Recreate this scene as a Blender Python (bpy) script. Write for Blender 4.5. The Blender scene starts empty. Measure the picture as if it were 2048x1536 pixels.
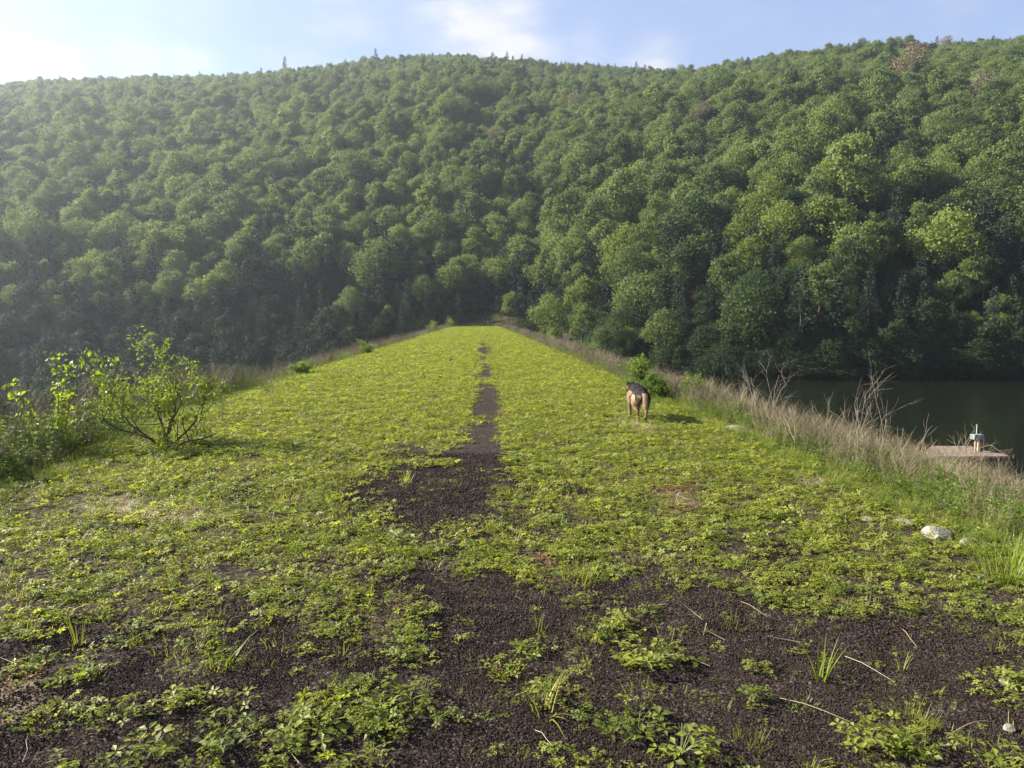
import bpy, math, random
import numpy as np
from mathutils import Vector, Matrix

# ------------------------------------------------------------------ camera, light
SC = bpy.context.scene
PI = math.pi
YAW, PITCH, F, EYE = math.radians(2.37), math.radians(4.84), 1547.0, 1.6
cd = bpy.data.cameras.new('camera'); cam = bpy.data.objects.new('camera', cd); SC.collection.objects.link(cam)
cd.sensor_width = 36; cd.lens = F / 2048 * 36; cd.clip_start = 0.05; cd.clip_end = 3000
cam.location = (0, 0, EYE); cam.rotation_euler = (PI/2 - PITCH, 0, -YAW); SC.camera = cam

SUN_AZ, SUN_EL = math.radians(-72), math.radians(30)      # from +Y, clockwise
SUND = Vector((math.sin(SUN_AZ)*math.cos(SUN_EL), math.cos(SUN_AZ)*math.cos(SUN_EL), math.sin(SUN_EL)))
sl = bpy.data.lights.new('sun', 'SUN'); sl.energy = 5.0; sl.angle = math.radians(0.5); sl.color = (1, .93, .82)
so = bpy.data.objects.new('sun', sl); SC.collection.objects.link(so)
so.rotation_euler = SUND.to_track_quat('Z', 'Y').to_euler(); so.location = (-20, 5, 30)
SC.view_settings.view_transform = 'Standard'; SC.view_settings.look = 'None'
SC.view_settings.exposure = 1.8; SC.view_settings.gamma = 1
try:
    SC.cycles.max_bounces = 6; SC.cycles.diffuse_bounces = 3; SC.cycles.transmission_bounces = 3
    SC.cycles.glossy_bounces = 2; SC.cycles.volume_bounces = 0; SC.cycles.transparent_max_bounces = 4
    SC.cycles.use_denoising = True; SC.cycles.caustics_reflective = False; SC.cycles.caustics_refractive = False
except Exception: pass

# ------------------------------------------------------------------ pixel helpers (2048x1536 photo)
fw = np.array([math.sin(YAW)*math.cos(PITCH), math.cos(YAW)*math.cos(PITCH), -math.sin(PITCH)])
rt = np.array([math.cos(YAW), -math.sin(YAW), 0.0]); up = np.cross(rt, fw); EYEP = np.array([0, 0, EYE])
def ray(px, py): return fw + rt*((px-1024)/F) + up*((768-py)/F)
def at(px, py, z=0.0):
    d = ray(px, py); t = (z-EYE)/d[2]; p = EYEP + d*t; return float(p[0]), float(p[1])
def atY(px, py, Y):
    d = ray(px, py); p = EYEP + d*(Y/d[1]); return float(p[0]), float(p[1]), float(p[2])
def proj(x, y, z):
    v = np.stack([x, y, z-EYE], -1); w = np.maximum(v@fw, 1e-3)
    return 1024+F*(v@rt)/w, 768-F*(v@up)/w, v@fw

# ------------------------------------------------------------------ noise
def vnoise(x, y, seed=0):
    xi = np.floor(x).astype(np.int64); yi = np.floor(y).astype(np.int64); fx = x-xi; fy = y-yi
    fx = fx*fx*(3-2*fx); fy = fy*fy*(3-2*fy)
    def h(a, b):
        n = (a*374761393 + b*668265263 + seed*1442695041) & 0xffffffff
        n = ((n ^ (n >> 13))*1274126177) & 0xffffffff
        return ((n ^ (n >> 16)) & 0xffff)/65535.0
    return (h(xi, yi)*(1-fx)+h(xi+1, yi)*fx)*(1-fy) + (h(xi, yi+1)*(1-fx)+h(xi+1, yi+1)*fx)*fy
def fbm(x, y, s, octv=4, seed=0):
    a, r, t = 1.0, 0, 0
    for i in range(octv):
        r = r + a*vnoise(x/s+i*17.3, y/s-i*9.1, seed+i); t += a; a *= .55; s *= .5
    return r/t                                   # 0..1
def sstep(a, b, x): t = np.clip((x-a)/(b-a), 0, 1); return t*t*(3-2*t)

# ------------------------------------------------------------------ terrain
WATER = -5.4
XL, XR = -5.1, 3.45
U = lambda px: (px-960)/F
sil = [(-900, 210), (-400, 180), (0, 155), (200, 146), (400, 136), (560, 133), (700, 122), (850, 106), (930, 103), (1000, 110), (1100, 122), (1200, 141),
       (1280, 147), (1400, 139), (1500, 130), (1600, 110), (1750, 95), (1900, 80), (2048, 65), (2500, 30), (3200, 20)]
RY = [(-900, 480), (0, 490), (560, 500), (930, 440), (1280, 520), (1600, 440), (2048, 390), (3200, 370)]
BY = [(-900, 130), (0, 150), (250, 152), (500, 150), (800, 146), (960, 142), (1080, 134), (1200, 112), (1350, 98), (1500, 91), (1650, 88), (2048, 88), (2600, 75), (3200, 60)]
def ip(tab, u): return np.interp(u, [U(a) for a, b in tab], [b for a, b in tab])
su = np.array([U(a) for a, b in sil]); _ry = ip(RY, su)
sz = np.array([atY(a, b, Y)[2] for (a, b), Y in zip(sil, _ry)]) - np.interp(su, [U(0), U(500), U(900), U(2048)], [10, 10, 7, 9])
def hill(x, y):
    yy = np.maximum(y, 1.0); u = np.clip(x/yy, -1.2, 1.4)
    yr = ip(RY, u); yw = ip(BY, u); zr = np.interp(u, su, sz)
    s = (zr-WATER)/(yr-yw); t = (yy-yw)/(yr-yw)
    z = np.where(t < 1, WATER + (zr-WATER)*(t + .10*np.sin(np.clip(t, 0, 1)*PI)), zr - (yy-yr)*.45)
    z = z + (fbm(x, y, 70, 3, 5)-.5)*14*sstep(0, .35, t)*sstep(1.0, .8, t)
    return np.where(y < 20, -40, z)
def shade_spur(x, y):                                  # unseen wooded hill added left of the frame to shade the lower slope
    return 115*np.exp(-((x+330)/95)**2 - ((y-205)/70)**2) - 30
def dam(x, y):
    edge = .25*(fbm(y*0+3.1, y, 3.0, 3, 9)-.5)
    r = np.maximum(x-XR-edge, 0); l = np.maximum(XL-edge-x, 0)
    z = -.31*(r - .5*np.minimum(r, .8)) - .40*(l-.5*np.minimum(l, .8))
    z = z - .010*np.abs(x-(XL+XR)/2)
    return z
def H(x, y, fine=True):
    z = dam(x, y)
    z = np.maximum(z, np.where(x > 0, -10.0, -16.0+0*x))
    z = np.maximum(z, hill(x, y)); z = np.maximum(z, shade_spur(x, y))
    if fine:
        near = sstep(60, 20, y)*sstep(30, 8, np.abs(x))
        z = z + near*((fbm(x, y, .9, 4, 21)-.5)*.05 + (fbm(x, y, .12, 2, 22)-.5)*.012)
        z = z + (fbm(x, y, 5, 3, 23)-.5)*.08*sstep(160, 60, y)
        sl_ = sstep(XR, XR+3, x)+sstep(XL, XL-3, x)
        z = z + sl_*(fbm(x, y, 1.7, 3, 24)-.5)*.35*sstep(200, 100, y)
    return z
def H1(x, y): return float(H(np.array([x*1.0]), np.array([y*1.0]))[0])

# bare-ground mask measured on the photo: cx, cy, rx, ry, amount
BARE = [(972, 700, 22, 14, .8), (975, 745, 16, 25, .5), (980, 790, 22, 30, .9), (965, 830, 20, 26, .6), (955, 870, 30, 22, .8), (930, 905, 42, 20, 1.1),
        (905, 715, 22, 8, .6), (870, 795, 26, 9, .7), (800, 905, 75, 20, .9), (700, 915, 50, 12, .5), (880, 950, 100, 24, 1.25), (820, 985, 130, 26, 1.4), (880, 1030, 120, 40, 1.45), (950, 960, 45, 55, 1.2),
        (860, 1075, 90, 28, .6), (930, 1090, 80, 34, .9), (960, 1190, 95, 45, 1.3), (1060, 1220, 120, 40, 1.2), (980, 1270, 110, 60, 1.3), (1130, 1260, 100, 40, 1.0), (920, 1370, 55, 80, 1.2),
        (950, 1480, 80, 70, 1.3), (1080, 1500, 150, 60, 1.2), (1260, 1200, 130, 30, .8), (1420, 1240, 120, 40, 1.0), (1500, 1290, 160, 50, 1.1), (1480, 1370, 150, 60, 1.2), (1620, 1280, 180, 45, 1.0),
        (1800, 1260, 190, 36, .9), (1860, 1310, 150, 45, .9), (1680, 1380, 120, 50, .8), (1850, 1370, 130, 45, .8), (1450, 1460, 110, 60, 1.0), (1560, 1500, 110, 50, .8), (1960, 1440, 90, 40, .8),
        (1180, 985, 45, 12, .6), (1450, 1025, 50, 15, .6), (1560, 1095, 70, 16, .5), (1700, 1190, 80, 18, .4), (480, 1200, 90, 26, .6), (620, 1290, 80, 24, .6), (560, 1360, 150, 30, .8), (330, 1380, 120, 26, .6),
        (400, 1470, 140, 50, .9), (640, 1480, 100, 40, .6), (740, 1340, 90, 30, .6), (820, 1180, 50, 26, .5), (200, 1290, 90, 20, .4), (180, 1510, 160, 30, .6), (730, 1190, 60, 14, .4), (500, 1110, 90, 14, .3), (690, 1040, 70, 26, .45), (600, 1060, 60, 14, .3)]
STRAW = [(320, 1020, 120, 24, .85), (1285, 845, 50, 14, .62), (1640, 955, 60, 18, .6), (40, 985, 80, 20, .5), (20, 1390, 60, 60, .7), (1380, 1000, 60, 14, .3)]
def blobs(tab, px, py):
    r = np.zeros_like(px)
    for cx, cy, rx, ry, a in tab:
        d = ((px-cx)/rx)**2 + ((py-cy)/ry)**2
        r = np.maximum(r, a*np.exp(-d**1.3*.8))
    return r
def cover(x, y):
    px, py, w = proj(x, y, np.zeros_like(x))
    ok = w > 1.5; px = np.where(ok, px, 960); py = np.where(ok, py, 1700)
    base = np.interp(py, [650, 900, 1080, 1200, 1350, 1536, 1700], [1.1, 1.02, .95, .82, .64, .56, .55])
    base = base + .16*sstep(500, 100, px)*sstep(1450, 1250, py) + .35*sstep(1500, 1900, px)*sstep(1300, 1150, py) + .2*sstep(1950, 2100, px)
    n = fbm(x, y, .55, 4, 31)-.5; n2 = fbm(x, y, 2.5, 2, 32)-.5
    c = base - .80*blobs(BARE, px, py) + n*np.interp(py, [800, 1000, 1150], [.75, .95, 1.15]) + (fbm(x, y, .16, 3, 33)-.5)*1.1*sstep(18, 6, y)
    ln = lambda x0, w_: np.exp(-((x-x0-.12*(fbm(y, y*0, 3.0, 2, 38)-.5)*2)/w_)**2)
    strip = ln(.10, .24)*sstep(6.5, 9, y)*sstep(.24, .46, fbm(x*3, y*.5, 1.0, 3, 35))*(.70+1.3*(fbm(x, y, .3, 3, 39)-.2))*np.interp(y, [8, 16, 30, 60, 150], [1.05, .88, .68, .52, .38])
    strip = strip + ln(-1.05, .22)*sstep(14, 20, y)*sstep(.46, .62, fbm(x*3, y*.25, 1.2, 3, 36))*.7
    return sstep(.22, .72, c - strip)
def straw(x, y):
    px, py, w = proj(x, y, np.zeros_like(x)); ok = w > 1.5
    b = blobs(STRAW, px, py); return np.where(ok & (b > .07), np.clip(b - .12 + (fbm(x, y, .3, 3, 41)-.5)*1.2, 0, 1), 0)

# ------------------------------------------------------------------ materials
def new_mat(name):
    m = bpy.data.materials.new(name); m.use_nodes = True; nt = m.node_tree; nt.nodes.clear()
    return m, nt, nt.nodes, nt.links
def N(nt, t, **k):
    n = nt.nodes.new(t)
    for a, v in k.items(): setattr(n, a, v)
    return n
def noise_n(nt, vec, scale, detail=4, rough=.55):
    n = N(nt, 'ShaderNodeTexNoise'); n.inputs['Scale'].default_value = scale; n.inputs['Detail'].default_value = detail; n.inputs['Roughness'].default_value = rough
    if vec is not None: nt.links.new(vec, n.inputs['Vector'])
    return n.outputs['Fac']
def ramp(nt, fac, stops):
    r = N(nt, 'ShaderNodeValToRGB'); e = r.color_ramp.elements
    while len(e) < len(stops): e.new(.5)
    for el, (p, c) in zip(e, stops): el.position = p; el.color = (*c, 1) if len(c) == 3 else c
    if fac is not None: nt.links.new(fac, r.inputs[0])
    return r.outputs[0]
def mixc(nt, f, a, b, bt='MIX'):
    m = N(nt, 'ShaderNodeMix', data_type='RGBA', blend_type=bt)
    for s, v in ((m.inputs[0], f), (m.inputs[6], a), (m.inputs[7], b)):
        if hasattr(v, 'is_output'): nt.links.new(v, s)
        else: s.default_value = v if isinstance(v, (int, float)) else (*v, 1)
    return m.outputs[2]
def mathn(nt, op, a, b=0.0):
    m = N(nt, 'ShaderNodeMath', operation=op)
    for s, v in ((m.inputs[0], a), (m.inputs[1], b)):
        if hasattr(v, 'is_output'): nt.links.new(v, s)
        else: s.default_value = v
    return m.outputs[0]

def leaf_mat(name, stops, transl=.4, rough=.5, spec=.3, use_col=False, loc_scale=None):
    """stops: colours across a random value; each leaf and each plant differs"""
    m, nt, nd, lk = new_mat(name)
    oi = N(nt, 'ShaderNodeObjectInfo'); at_ = N(nt, 'ShaderNodeAttribute', attribute_name='lr')
    r = mathn(nt, 'ADD', mathn(nt, 'MULTIPLY', oi.outputs['Random'], .6), mathn(nt, 'MULTIPLY', at_.outputs['Fac'], .4))
    if loc_scale:
        n = noise_n(nt, oi.outputs['Location'], loc_scale, 2)
        r = mathn(nt, 'ADD', mathn(nt, 'MULTIPLY', r, .55), mathn(nt, 'MULTIPLY', n, .45))
    c = ramp(nt, r, stops)
    if use_col: c = mixc(nt, 1.0, c, oi.outputs['Color'], 'MULTIPLY')
    p = N(nt, 'ShaderNodeBsdfPrincipled'); p.inputs['Roughness'].default_value = rough; p.inputs['Specular IOR Level'].default_value = spec
    lk.new(c, p.inputs['Base Color'])
    t = N(nt, 'ShaderNodeBsdfTranslucent')
    lk.new(mixc(nt, 1.0, c, (1.5, 1.45, .7), 'MULTIPLY'), t.inputs['Color'])
    mx = N(nt, 'ShaderNodeMixShader'); mx.inputs[0].default_value = transl
    lk.new(p.outputs[0], mx.inputs[1]); lk.new(t.outputs[0], mx.inputs[2])
    o = N(nt, 'ShaderNodeOutputMaterial'); lk.new(mx.outputs[0], o.inputs[0]); return m
def plain_mat(name, c1, c2, scale=8, rough=.8, bump=.3, spec=.2, metal=0, c3=None):
    m, nt, nd, lk = new_mat(name)
    tc = N(nt, 'ShaderNodeTexCoord'); v = tc.outputs['Object']
    f = noise_n(nt, v, scale, 6, .65)
    c = ramp(nt, f, [(.3, c1), (.7, c2)] if c3 is None else [(.3, c1), (.52, c2), (.74, c3)])
    p = N(nt, 'ShaderNodeBsdfPrincipled'); p.inputs['Roughness'].default_value = rough
    p.inputs['Specular IOR Level'].default_value = spec; p.inputs['Metallic'].default_value = metal; lk.new(c, p.inputs['Base Color'])
    b = N(nt, 'ShaderNodeBump'); b.inputs['Strength'].default_value = bump; b.inputs['Distance'].default_value = .02
    lk.new(noise_n(nt, v, scale*4, 5, .7), b.inputs['Height']); lk.new(b.outputs[0], p.inputs['Normal'])
    o = N(nt, 'ShaderNodeOutputMaterial'); lk.new(p.outputs[0], o.inputs[0]); return m

M = {}
M['herb'] = leaf_mat('strawberry_leaf', [(0, (.075, .105, .017)), (.35, (.160, .195, .028)), (.7, (.250, .280, .044)), (1, (.30, .315, .065))], .5)
M['bright'] = leaf_mat('low_weed_leaf', [(0, (.11, .155, .016)), (.5, (.20, .255, .028)), (1, (.26, .30, .05))], .45)
M['grass'] = leaf_mat('grass_blade', [(0, (.12, .15, .016)), (.5, (.23, .24, .03)), (.8, (.33, .30, .07)), (1, (.44, .35, .19))], .4)
M['straw'] = leaf_mat('dead_straw', [(0, (.28, .19, .11)), (.5, (.45, .34, .22)), (1, (.62, .52, .38))], .15, .7)
M['dry'] = leaf_mat('dry_stem', [(0, (.065, .050, .030)), (.5, (.16, .128, .075)), (1, (.35, .285, .17))], .05, .8)
M['rust'] = leaf_mat('rusty_leaf', [(0, (.15, .07, .025)), (1, (.28, .16, .06))], .3)
M['shrub'] = leaf_mat('shrub_leaf', [(0, (.07, .12, .016)), (.5, (.13, .19, .03)), (1, (.22, .27, .05))], .45)
M['oak'] = leaf_mat('broadleaf_foliage', [(0, (.040, .062, .024)), (.35, (.085, .122, .038)), (.65, (.135, .180, .052)), (1, (.23, .255, .085))], .42, .6, .2, True, .02)
M['dark'] = leaf_mat('shade_tinted_broadleaf_foliage', [(0, (.010, .018, .012)), (.5, (.020, .034, .017)), (1, (.045, .065, .026))], .2, .7, .15, True)  # broadleaf colour with the hill-foot shade painted in
M['pine'] = leaf_mat('conifer_foliage', [(0, (.012, .026, .014)), (.5, (.022, .042, .020)), (1, (.038, .060, .028))], .08, .7, .2, True)
M['budding'] = leaf_mat('budding_foliage', [(0, (.11, .09, .065)), (.5, (.17, .15, .10)), (1, (.22, .21, .12))], .2, .8, .1, True)
M['bark'] = plain_mat('grey_brown_bark', (.06, .045, .035), (.16, .13, .10), 6, .9, .8)
M['twig'] = plain_mat('pale_dry_twig', (.20, .16, .12), (.42, .35, .27), 20, .8, .3)
M['greenstem'] = plain_mat('green_stem', (.08, .11, .03), (.16, .17, .06), 20, .7, .2)
M['redstem'] = plain_mat('red_runner', (.30, .05, .04), (.42, .12, .08), 20, .6, .1)
M['stone'] = plain_mat('pale_stone', (.09, .08, .065), (.22, .20, .165), 9, .95, 1.0, c3=(.38, .36, .31))
M['scoria'] = plain_mat('black_cinder', (.013, .009, .0075), (.040, .029, .0235), 30, .95, .8, .10, c3=(.14, .108, .088))

# ground sheet
def ground_mat():
    m, nt, nd, lk = new_mat('cinder_and_turf_ground')
    tc = N(nt, 'ShaderNodeTexCoord'); v = tc.outputs['Object']
    cv = N(nt, 'ShaderNodeAttribute', attribute_name='cover').outputs['Fac']
    st = N(nt, 'ShaderNodeAttribute', attribute_name='straw').outputs['Fac']
    wd = N(nt, 'ShaderNodeAttribute', attribute_name='wood').outputs['Fac']
    vo = N(nt, 'ShaderNodeTexVoronoi'); vo.inputs['Scale'].default_value = 70; lk.new(v, vo.inputs['Vector'])
    vo2 = N(nt, 'ShaderNodeTexVoronoi'); vo2.inputs['Scale'].default_value = 33; lk.new(v, vo2.inputs['Vector'])
    cell = N(nt, 'ShaderNodeSeparateColor'); lk.new(vo.outputs['Color'], cell.inputs[0])
    grav = ramp(nt, cell.outputs[0], [(0, (.013, .009, .007)), (.6, (.034, .0245, .019)), (.9, (.070, .052, .042)), (1, (.15, .12, .095))])
    soil = ramp(nt, noise_n(nt, v, 2.2, 5), [(.35, (.028, .020, .016)), (.65, (.060, .042, .030))])
    grav = mixc(nt, mathn(nt, 'MULTIPLY', noise_n(nt, v, 1.1, 3), .55), grav, soil)
    n1 = noise_n(nt, v, 9, 6, .7)
    turf = ramp(nt, n1, [(.34, (.045, .038, .014)), (.52, (.112, .128, .021)), (.72, (.235, .245, .042))])
    turf = mixc(nt, mathn(nt, 'MULTIPLY', noise_n(nt, v, .35, 3), .5), turf, (.185, .215, .030))
    ms = N(nt, 'ShaderNodeMapping'); ms.inputs['Scale'].default_value = (.25, .12, 1); lk.new(v, ms.inputs[0])
    wv_ = N(nt, 'ShaderNodeMapRange'); wv_.inputs[1].default_value = .48; wv_.inputs[2].default_value = .68; wv_.inputs[4].default_value = .6; lk.new(noise_n(nt, ms.outputs[0], 2.6, 5, .65), wv_.inputs[0])
    turf = mixc(nt, wv_.outputs[0], turf, (.17, .155, .055))
    edge = mathn(nt, 'ADD', cv, mathn(nt, 'MULTIPLY', mathn(nt, 'SUBTRACT', noise_n(nt, v, 14, 5, .75), .5), 1.6))
    e = N(nt, 'ShaderNodeMapRange'); e.inputs[1].default_value = .55; e.inputs[2].default_value = 1.1; lk.new(edge, e.inputs[0])
    c = mixc(nt, e.outputs[0], grav, turf)
    c = mixc(nt, st, c, ramp(nt, noise_n(nt, v, 40, 4, .7), [(.35, (.16, .11, .07)), (.65, (.42, .33, .22))]))
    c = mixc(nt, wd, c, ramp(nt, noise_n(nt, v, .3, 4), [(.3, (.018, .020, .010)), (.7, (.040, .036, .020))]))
    p = N(nt, 'ShaderNodeBsdfPrincipled'); p.inputs['Roughness'].default_value = .95; p.inputs['Specular IOR Level'].default_value = .08
    lk.new(c, p.inputs['Base Color'])
    h = mathn(nt, 'ADD', mathn(nt, 'MULTIPLY', vo.outputs['Distance'], -.6), mathn(nt, 'MULTIPLY', vo2.outputs['Distance'], -.6))
    h = mathn(nt, 'ADD', h, mathn(nt, 'MULTIPLY', noise_n(nt, v, 25, 6, .75), .8))
    b = N(nt, 'ShaderNodeBump'); b.inputs['Strength'].default_value = 1.0; b.inputs['Distance'].default_value = .02
    lk.new(h, b.inputs['Height']); lk.new(b.outputs[0], p.inputs['Normal'])
    o = N(nt, 'ShaderNodeOutputMaterial'); lk.new(p.outputs[0], o.inputs[0]); return m
M['ground'] = ground_mat()

# ------------------------------------------------------------------ world
W = bpy.data.worlds.new('World'); SC.world = W; W.use_nodes = True
nt = W.node_tree; bg = nt.nodes['Background']
sky = N(nt, 'ShaderNodeTexSky', sky_type='NISHITA'); sky.sun_disc = False; sky.sun_elevation = SUN_EL; sky.sun_rotation = SUN_AZ % (2*PI)
sky.air_density = 1.0; sky.dust_density = .4; sky.ozone_density = 1.5
tc = N(nt, 'ShaderNodeTexCoord'); gen = tc.outputs['Generated']
mp = N(nt, 'ShaderNodeMapping'); mp.inputs['Scale'].default_value = (1, 1, 2.6); mp.inputs['Rotation'].default_value = (0, .5, 0); nt.links.new(gen, mp.inputs['Vector'])
cn = noise_n(nt, mp.outputs[0], 7.0, 7, .6)
acc = None
for (px, py, w_, a) in ((930, 75, 26, 1.3), (1010, 95, 28, 1.3), (860, 60, 45, .7), (700, 20, 26, .55), (1300, 115, 45, .75), (1180, 85, 60, .55), (270, 120, 45, .8), (380, 135, 60, .6), (120, 130, 40, .5), (380, 30, 60, .35), (640, 70, 50, .35)):
    d = ray(px, py); d = d/np.linalg.norm(d)
    dp = N(nt, 'ShaderNodeVectorMath', operation='DOT_PRODUCT'); nt.links.new(gen, dp.inputs[0]); dp.inputs[1].default_value = tuple(d)
    e = mathn(nt, 'EXPONENT', mathn(nt, 'MULTIPLY', mathn(nt, 'SUBTRACT', dp.outputs['Value'], 1.0), w_*w_*.9))
    e = mathn(nt, 'MULTIPLY', e, a); acc = e if acc is None else mathn(nt, 'MAXIMUM', acc, e)
cl = mathn(nt, 'MULTIPLY', mathn(nt, 'ADD', acc, .0), ramp(nt, cn, [(.36, (0, 0, 0)), (.66, (1, 1, 1))]))
wide = ramp(nt, cn, [(.5, (0, 0, 0)), (.8, (.25, .25, .25))])
cl = mathn(nt, 'MINIMUM', mathn(nt, 'ADD', cl, wide), 1.0)
skc = mixc(nt, 1.0, sky.outputs[0], (.98, .98, 1.18), 'MULTIPLY')
skc = mixc(nt, .42, skc, (3.3, 3.9, 5.1))
nt.links.new(mixc(nt, cl, skc, (5.0, 5.0, 5.3)), bg.inputs['Color'])
bg.inputs['Strength'].default_value = 0.053

# ------------------------------------------------------------------ mesh helpers
class Geo:
    """collects quads/triangles with a material index and a per-leaf random value"""
    def __init__(s): s.v = []; s.q = []; s.m = []; s.r = []; s.n = 0
    def add(s, V, Q, mat=0, lr=None):
        V = np.asarray(V, float).reshape(-1, 3); Q = np.asarray(Q, int)
        if Q.shape[1] == 3: Q = np.hstack([Q, -np.ones((len(Q), 1), int)])
        s.v.append(V); s.q.append(np.where(Q < 0, -1, Q+s.n)); s.m.append(np.full(len(Q), mat))
        s.r.append(np.full(len(V), random.random()) if lr is None else np.asarray(lr, float)); s.n += len(V)
    def arrays(s): return np.vstack(s.v), np.vstack(s.q), np.concatenate(s.m), np.concatenate(s.r)
def mesh_from(name, V, Q, mi, lr, mats, smooth=False, extra=None):
    me = bpy.data.meshes.new(name)
    cnt = np.where(Q[:, 3] < 0, 3, 4) if len(Q) else np.zeros(0, int)
    flat = Q.reshape(-1); flat = flat[flat >= 0]
    me.vertices.add(len(V)); me.vertices.foreach_set('co', V.astype(np.float32).ravel())
    me.loops.add(len(flat)); me.loops.foreach_set('vertex_index', flat.astype(np.int32))
    me.polygons.add(len(Q)); st = np.concatenate([[0], np.cumsum(cnt)[:-1]]) if len(Q) else cnt
    me.polygons.foreach_set('loop_start', st.astype(np.int32))
    me.polygons.foreach_set('material_index', mi.astype(np.int32))
    me.polygons.foreach_set('use_smooth', np.full(len(Q), smooth))
    a = me.attributes.new('lr', 'FLOAT', 'POINT'); a.data.foreach_set('value', lr.astype(np.float32))
    for k, (t, arr) in (extra or {}).items():
        a = me.attributes.new(k, t, 'POINT')
        a.data.foreach_set('vector' if t == 'FLOAT_VECTOR' else 'value', arr.astype(np.int32 if t == 'INT' else np.float32).ravel())
    for m in mats: me.materials.append(m)
    me.update(calc_edges=True); return me
def geo_mesh(name, g, mats, smooth=False): return mesh_from(name, *g.arrays(), mats, smooth)
def obj(name, me, parent=None, loc=(0, 0, 0), rz=0, sc=1.0, **props):
    o = bpy.data.objects.new(name, me); SC.collection.objects.link(o)
    if parent is not None: o.parent = parent
    o.location = loc; o.rotation_euler = (0, 0, rz); o.scale = (sc,)*3 if isinstance(sc, (int, float)) else sc
    for k, v in props.items(): o[k] = v
    return o
def tube(g, P, R, n=5, mat=0, cap=True):
    P = np.asarray(P, float); R = np.asarray(R, float)
    T = np.gradient(P, axis=0); T /= np.linalg.norm(T, axis=1)[:, None]+1e-9
    ref = np.array([1., 0, 0]) if abs(T[0][0]) < .8 else np.array([0, 1., 0])
    vs = []
    for p, t, r in zip(P, T, R):
        a = np.cross(t, ref); a /= np.linalg.norm(a)+1e-9; b = np.cross(t, a)
        an = np.arange(n)*2*PI/n
        vs.append(p + r*(np.cos(an)[:, None]*a + np.sin(an)[:, None]*b))
    V = np.vstack(vs); Q = []
    for i in range(len(P)-1):
        for k in range(n):
            Q.append((i*n+k, i*n+(k+1) % n, (i+1)*n+(k+1) % n, (i+1)*n+k))
    g.add(V, Q, mat)
def unit(v): return v/(np.linalg.norm(v, axis=-1, keepdims=True)+1e-9)
def leaves(g, P, D, Nrm, L, Wd, mat=0, fold=.18, rs=None):
    """one folded pointed leaf of two quads per row: base P, direction D, normal Nrm, length L, width Wd"""
    P = np.asarray(P, float); n = len(P); D = unit(np.asarray(D, float)); S = unit(np.cross(D, Nrm)); Nn = np.cross(S, D)
    L = np.broadcast_to(L, n)[:, None]; Wd = np.broadcast_to(Wd, n)[:, None]
    b = P; l = P+D*L*.5+S*Wd*.5+Nn*L*fold*.6; r = P+D*L*.5-S*Wd*.5+Nn*L*fold*.6; t = P+D*L-Nn*L*fold*.6; m = P+D*L*.5
    V = np.stack([b, l, r, t, m], 1).reshape(-1, 3); i = np.arange(n)[:, None]*5
    Q = np.vstack([i+np.array([[0, 2, 3, 4]]), i+np.array([[0, 4, 3, 1]])])
    lr = np.repeat(np.random.rand(n) if rs is None else rs, 5)
    g.add(V, Q, mat, lr)
def blades(g, P, D, L, Wd, bend, mat=0, seg=3):
    """curved tapering grass blades"""
    P = np.asarray(P, float); n = len(P); D = unit(np.asarray(D, float)); L = np.broadcast_to(L, n)[:, None]; Wd = np.broadcast_to(Wd, n)[:, None]
    hor = D.copy(); hor[:, 2] = 0; hor = unit(hor+1e-4); S = unit(np.cross(D, hor+np.array([0, 0, .01]))); S[:, 2] *= .3; S = unit(S)
    rows = []
    for k in range(seg+1):
        t = k/seg; c = P + D*L*t + (hor*1.0 - np.array([0, 0, 1.])*.6)*L*np.broadcast_to(bend, n)[:, None]*t*t
        w = Wd*(1-t)**.7*.5 if k < seg else Wd*.02
        rows += [c-S*w, c+S*w]
    V = np.stack(rows, 1).reshape(-1, 3); m_ = 2*(seg+1); i = np.arange(n)[:, None]*m_
    Q = np.vstack([i+np.array([[2*k, 2*k+1, 2*k+3, 2*k+2]]) for k in range(seg)])
    g.add(V, Q, mat, np.repeat(np.random.rand(n), m_))

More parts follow.
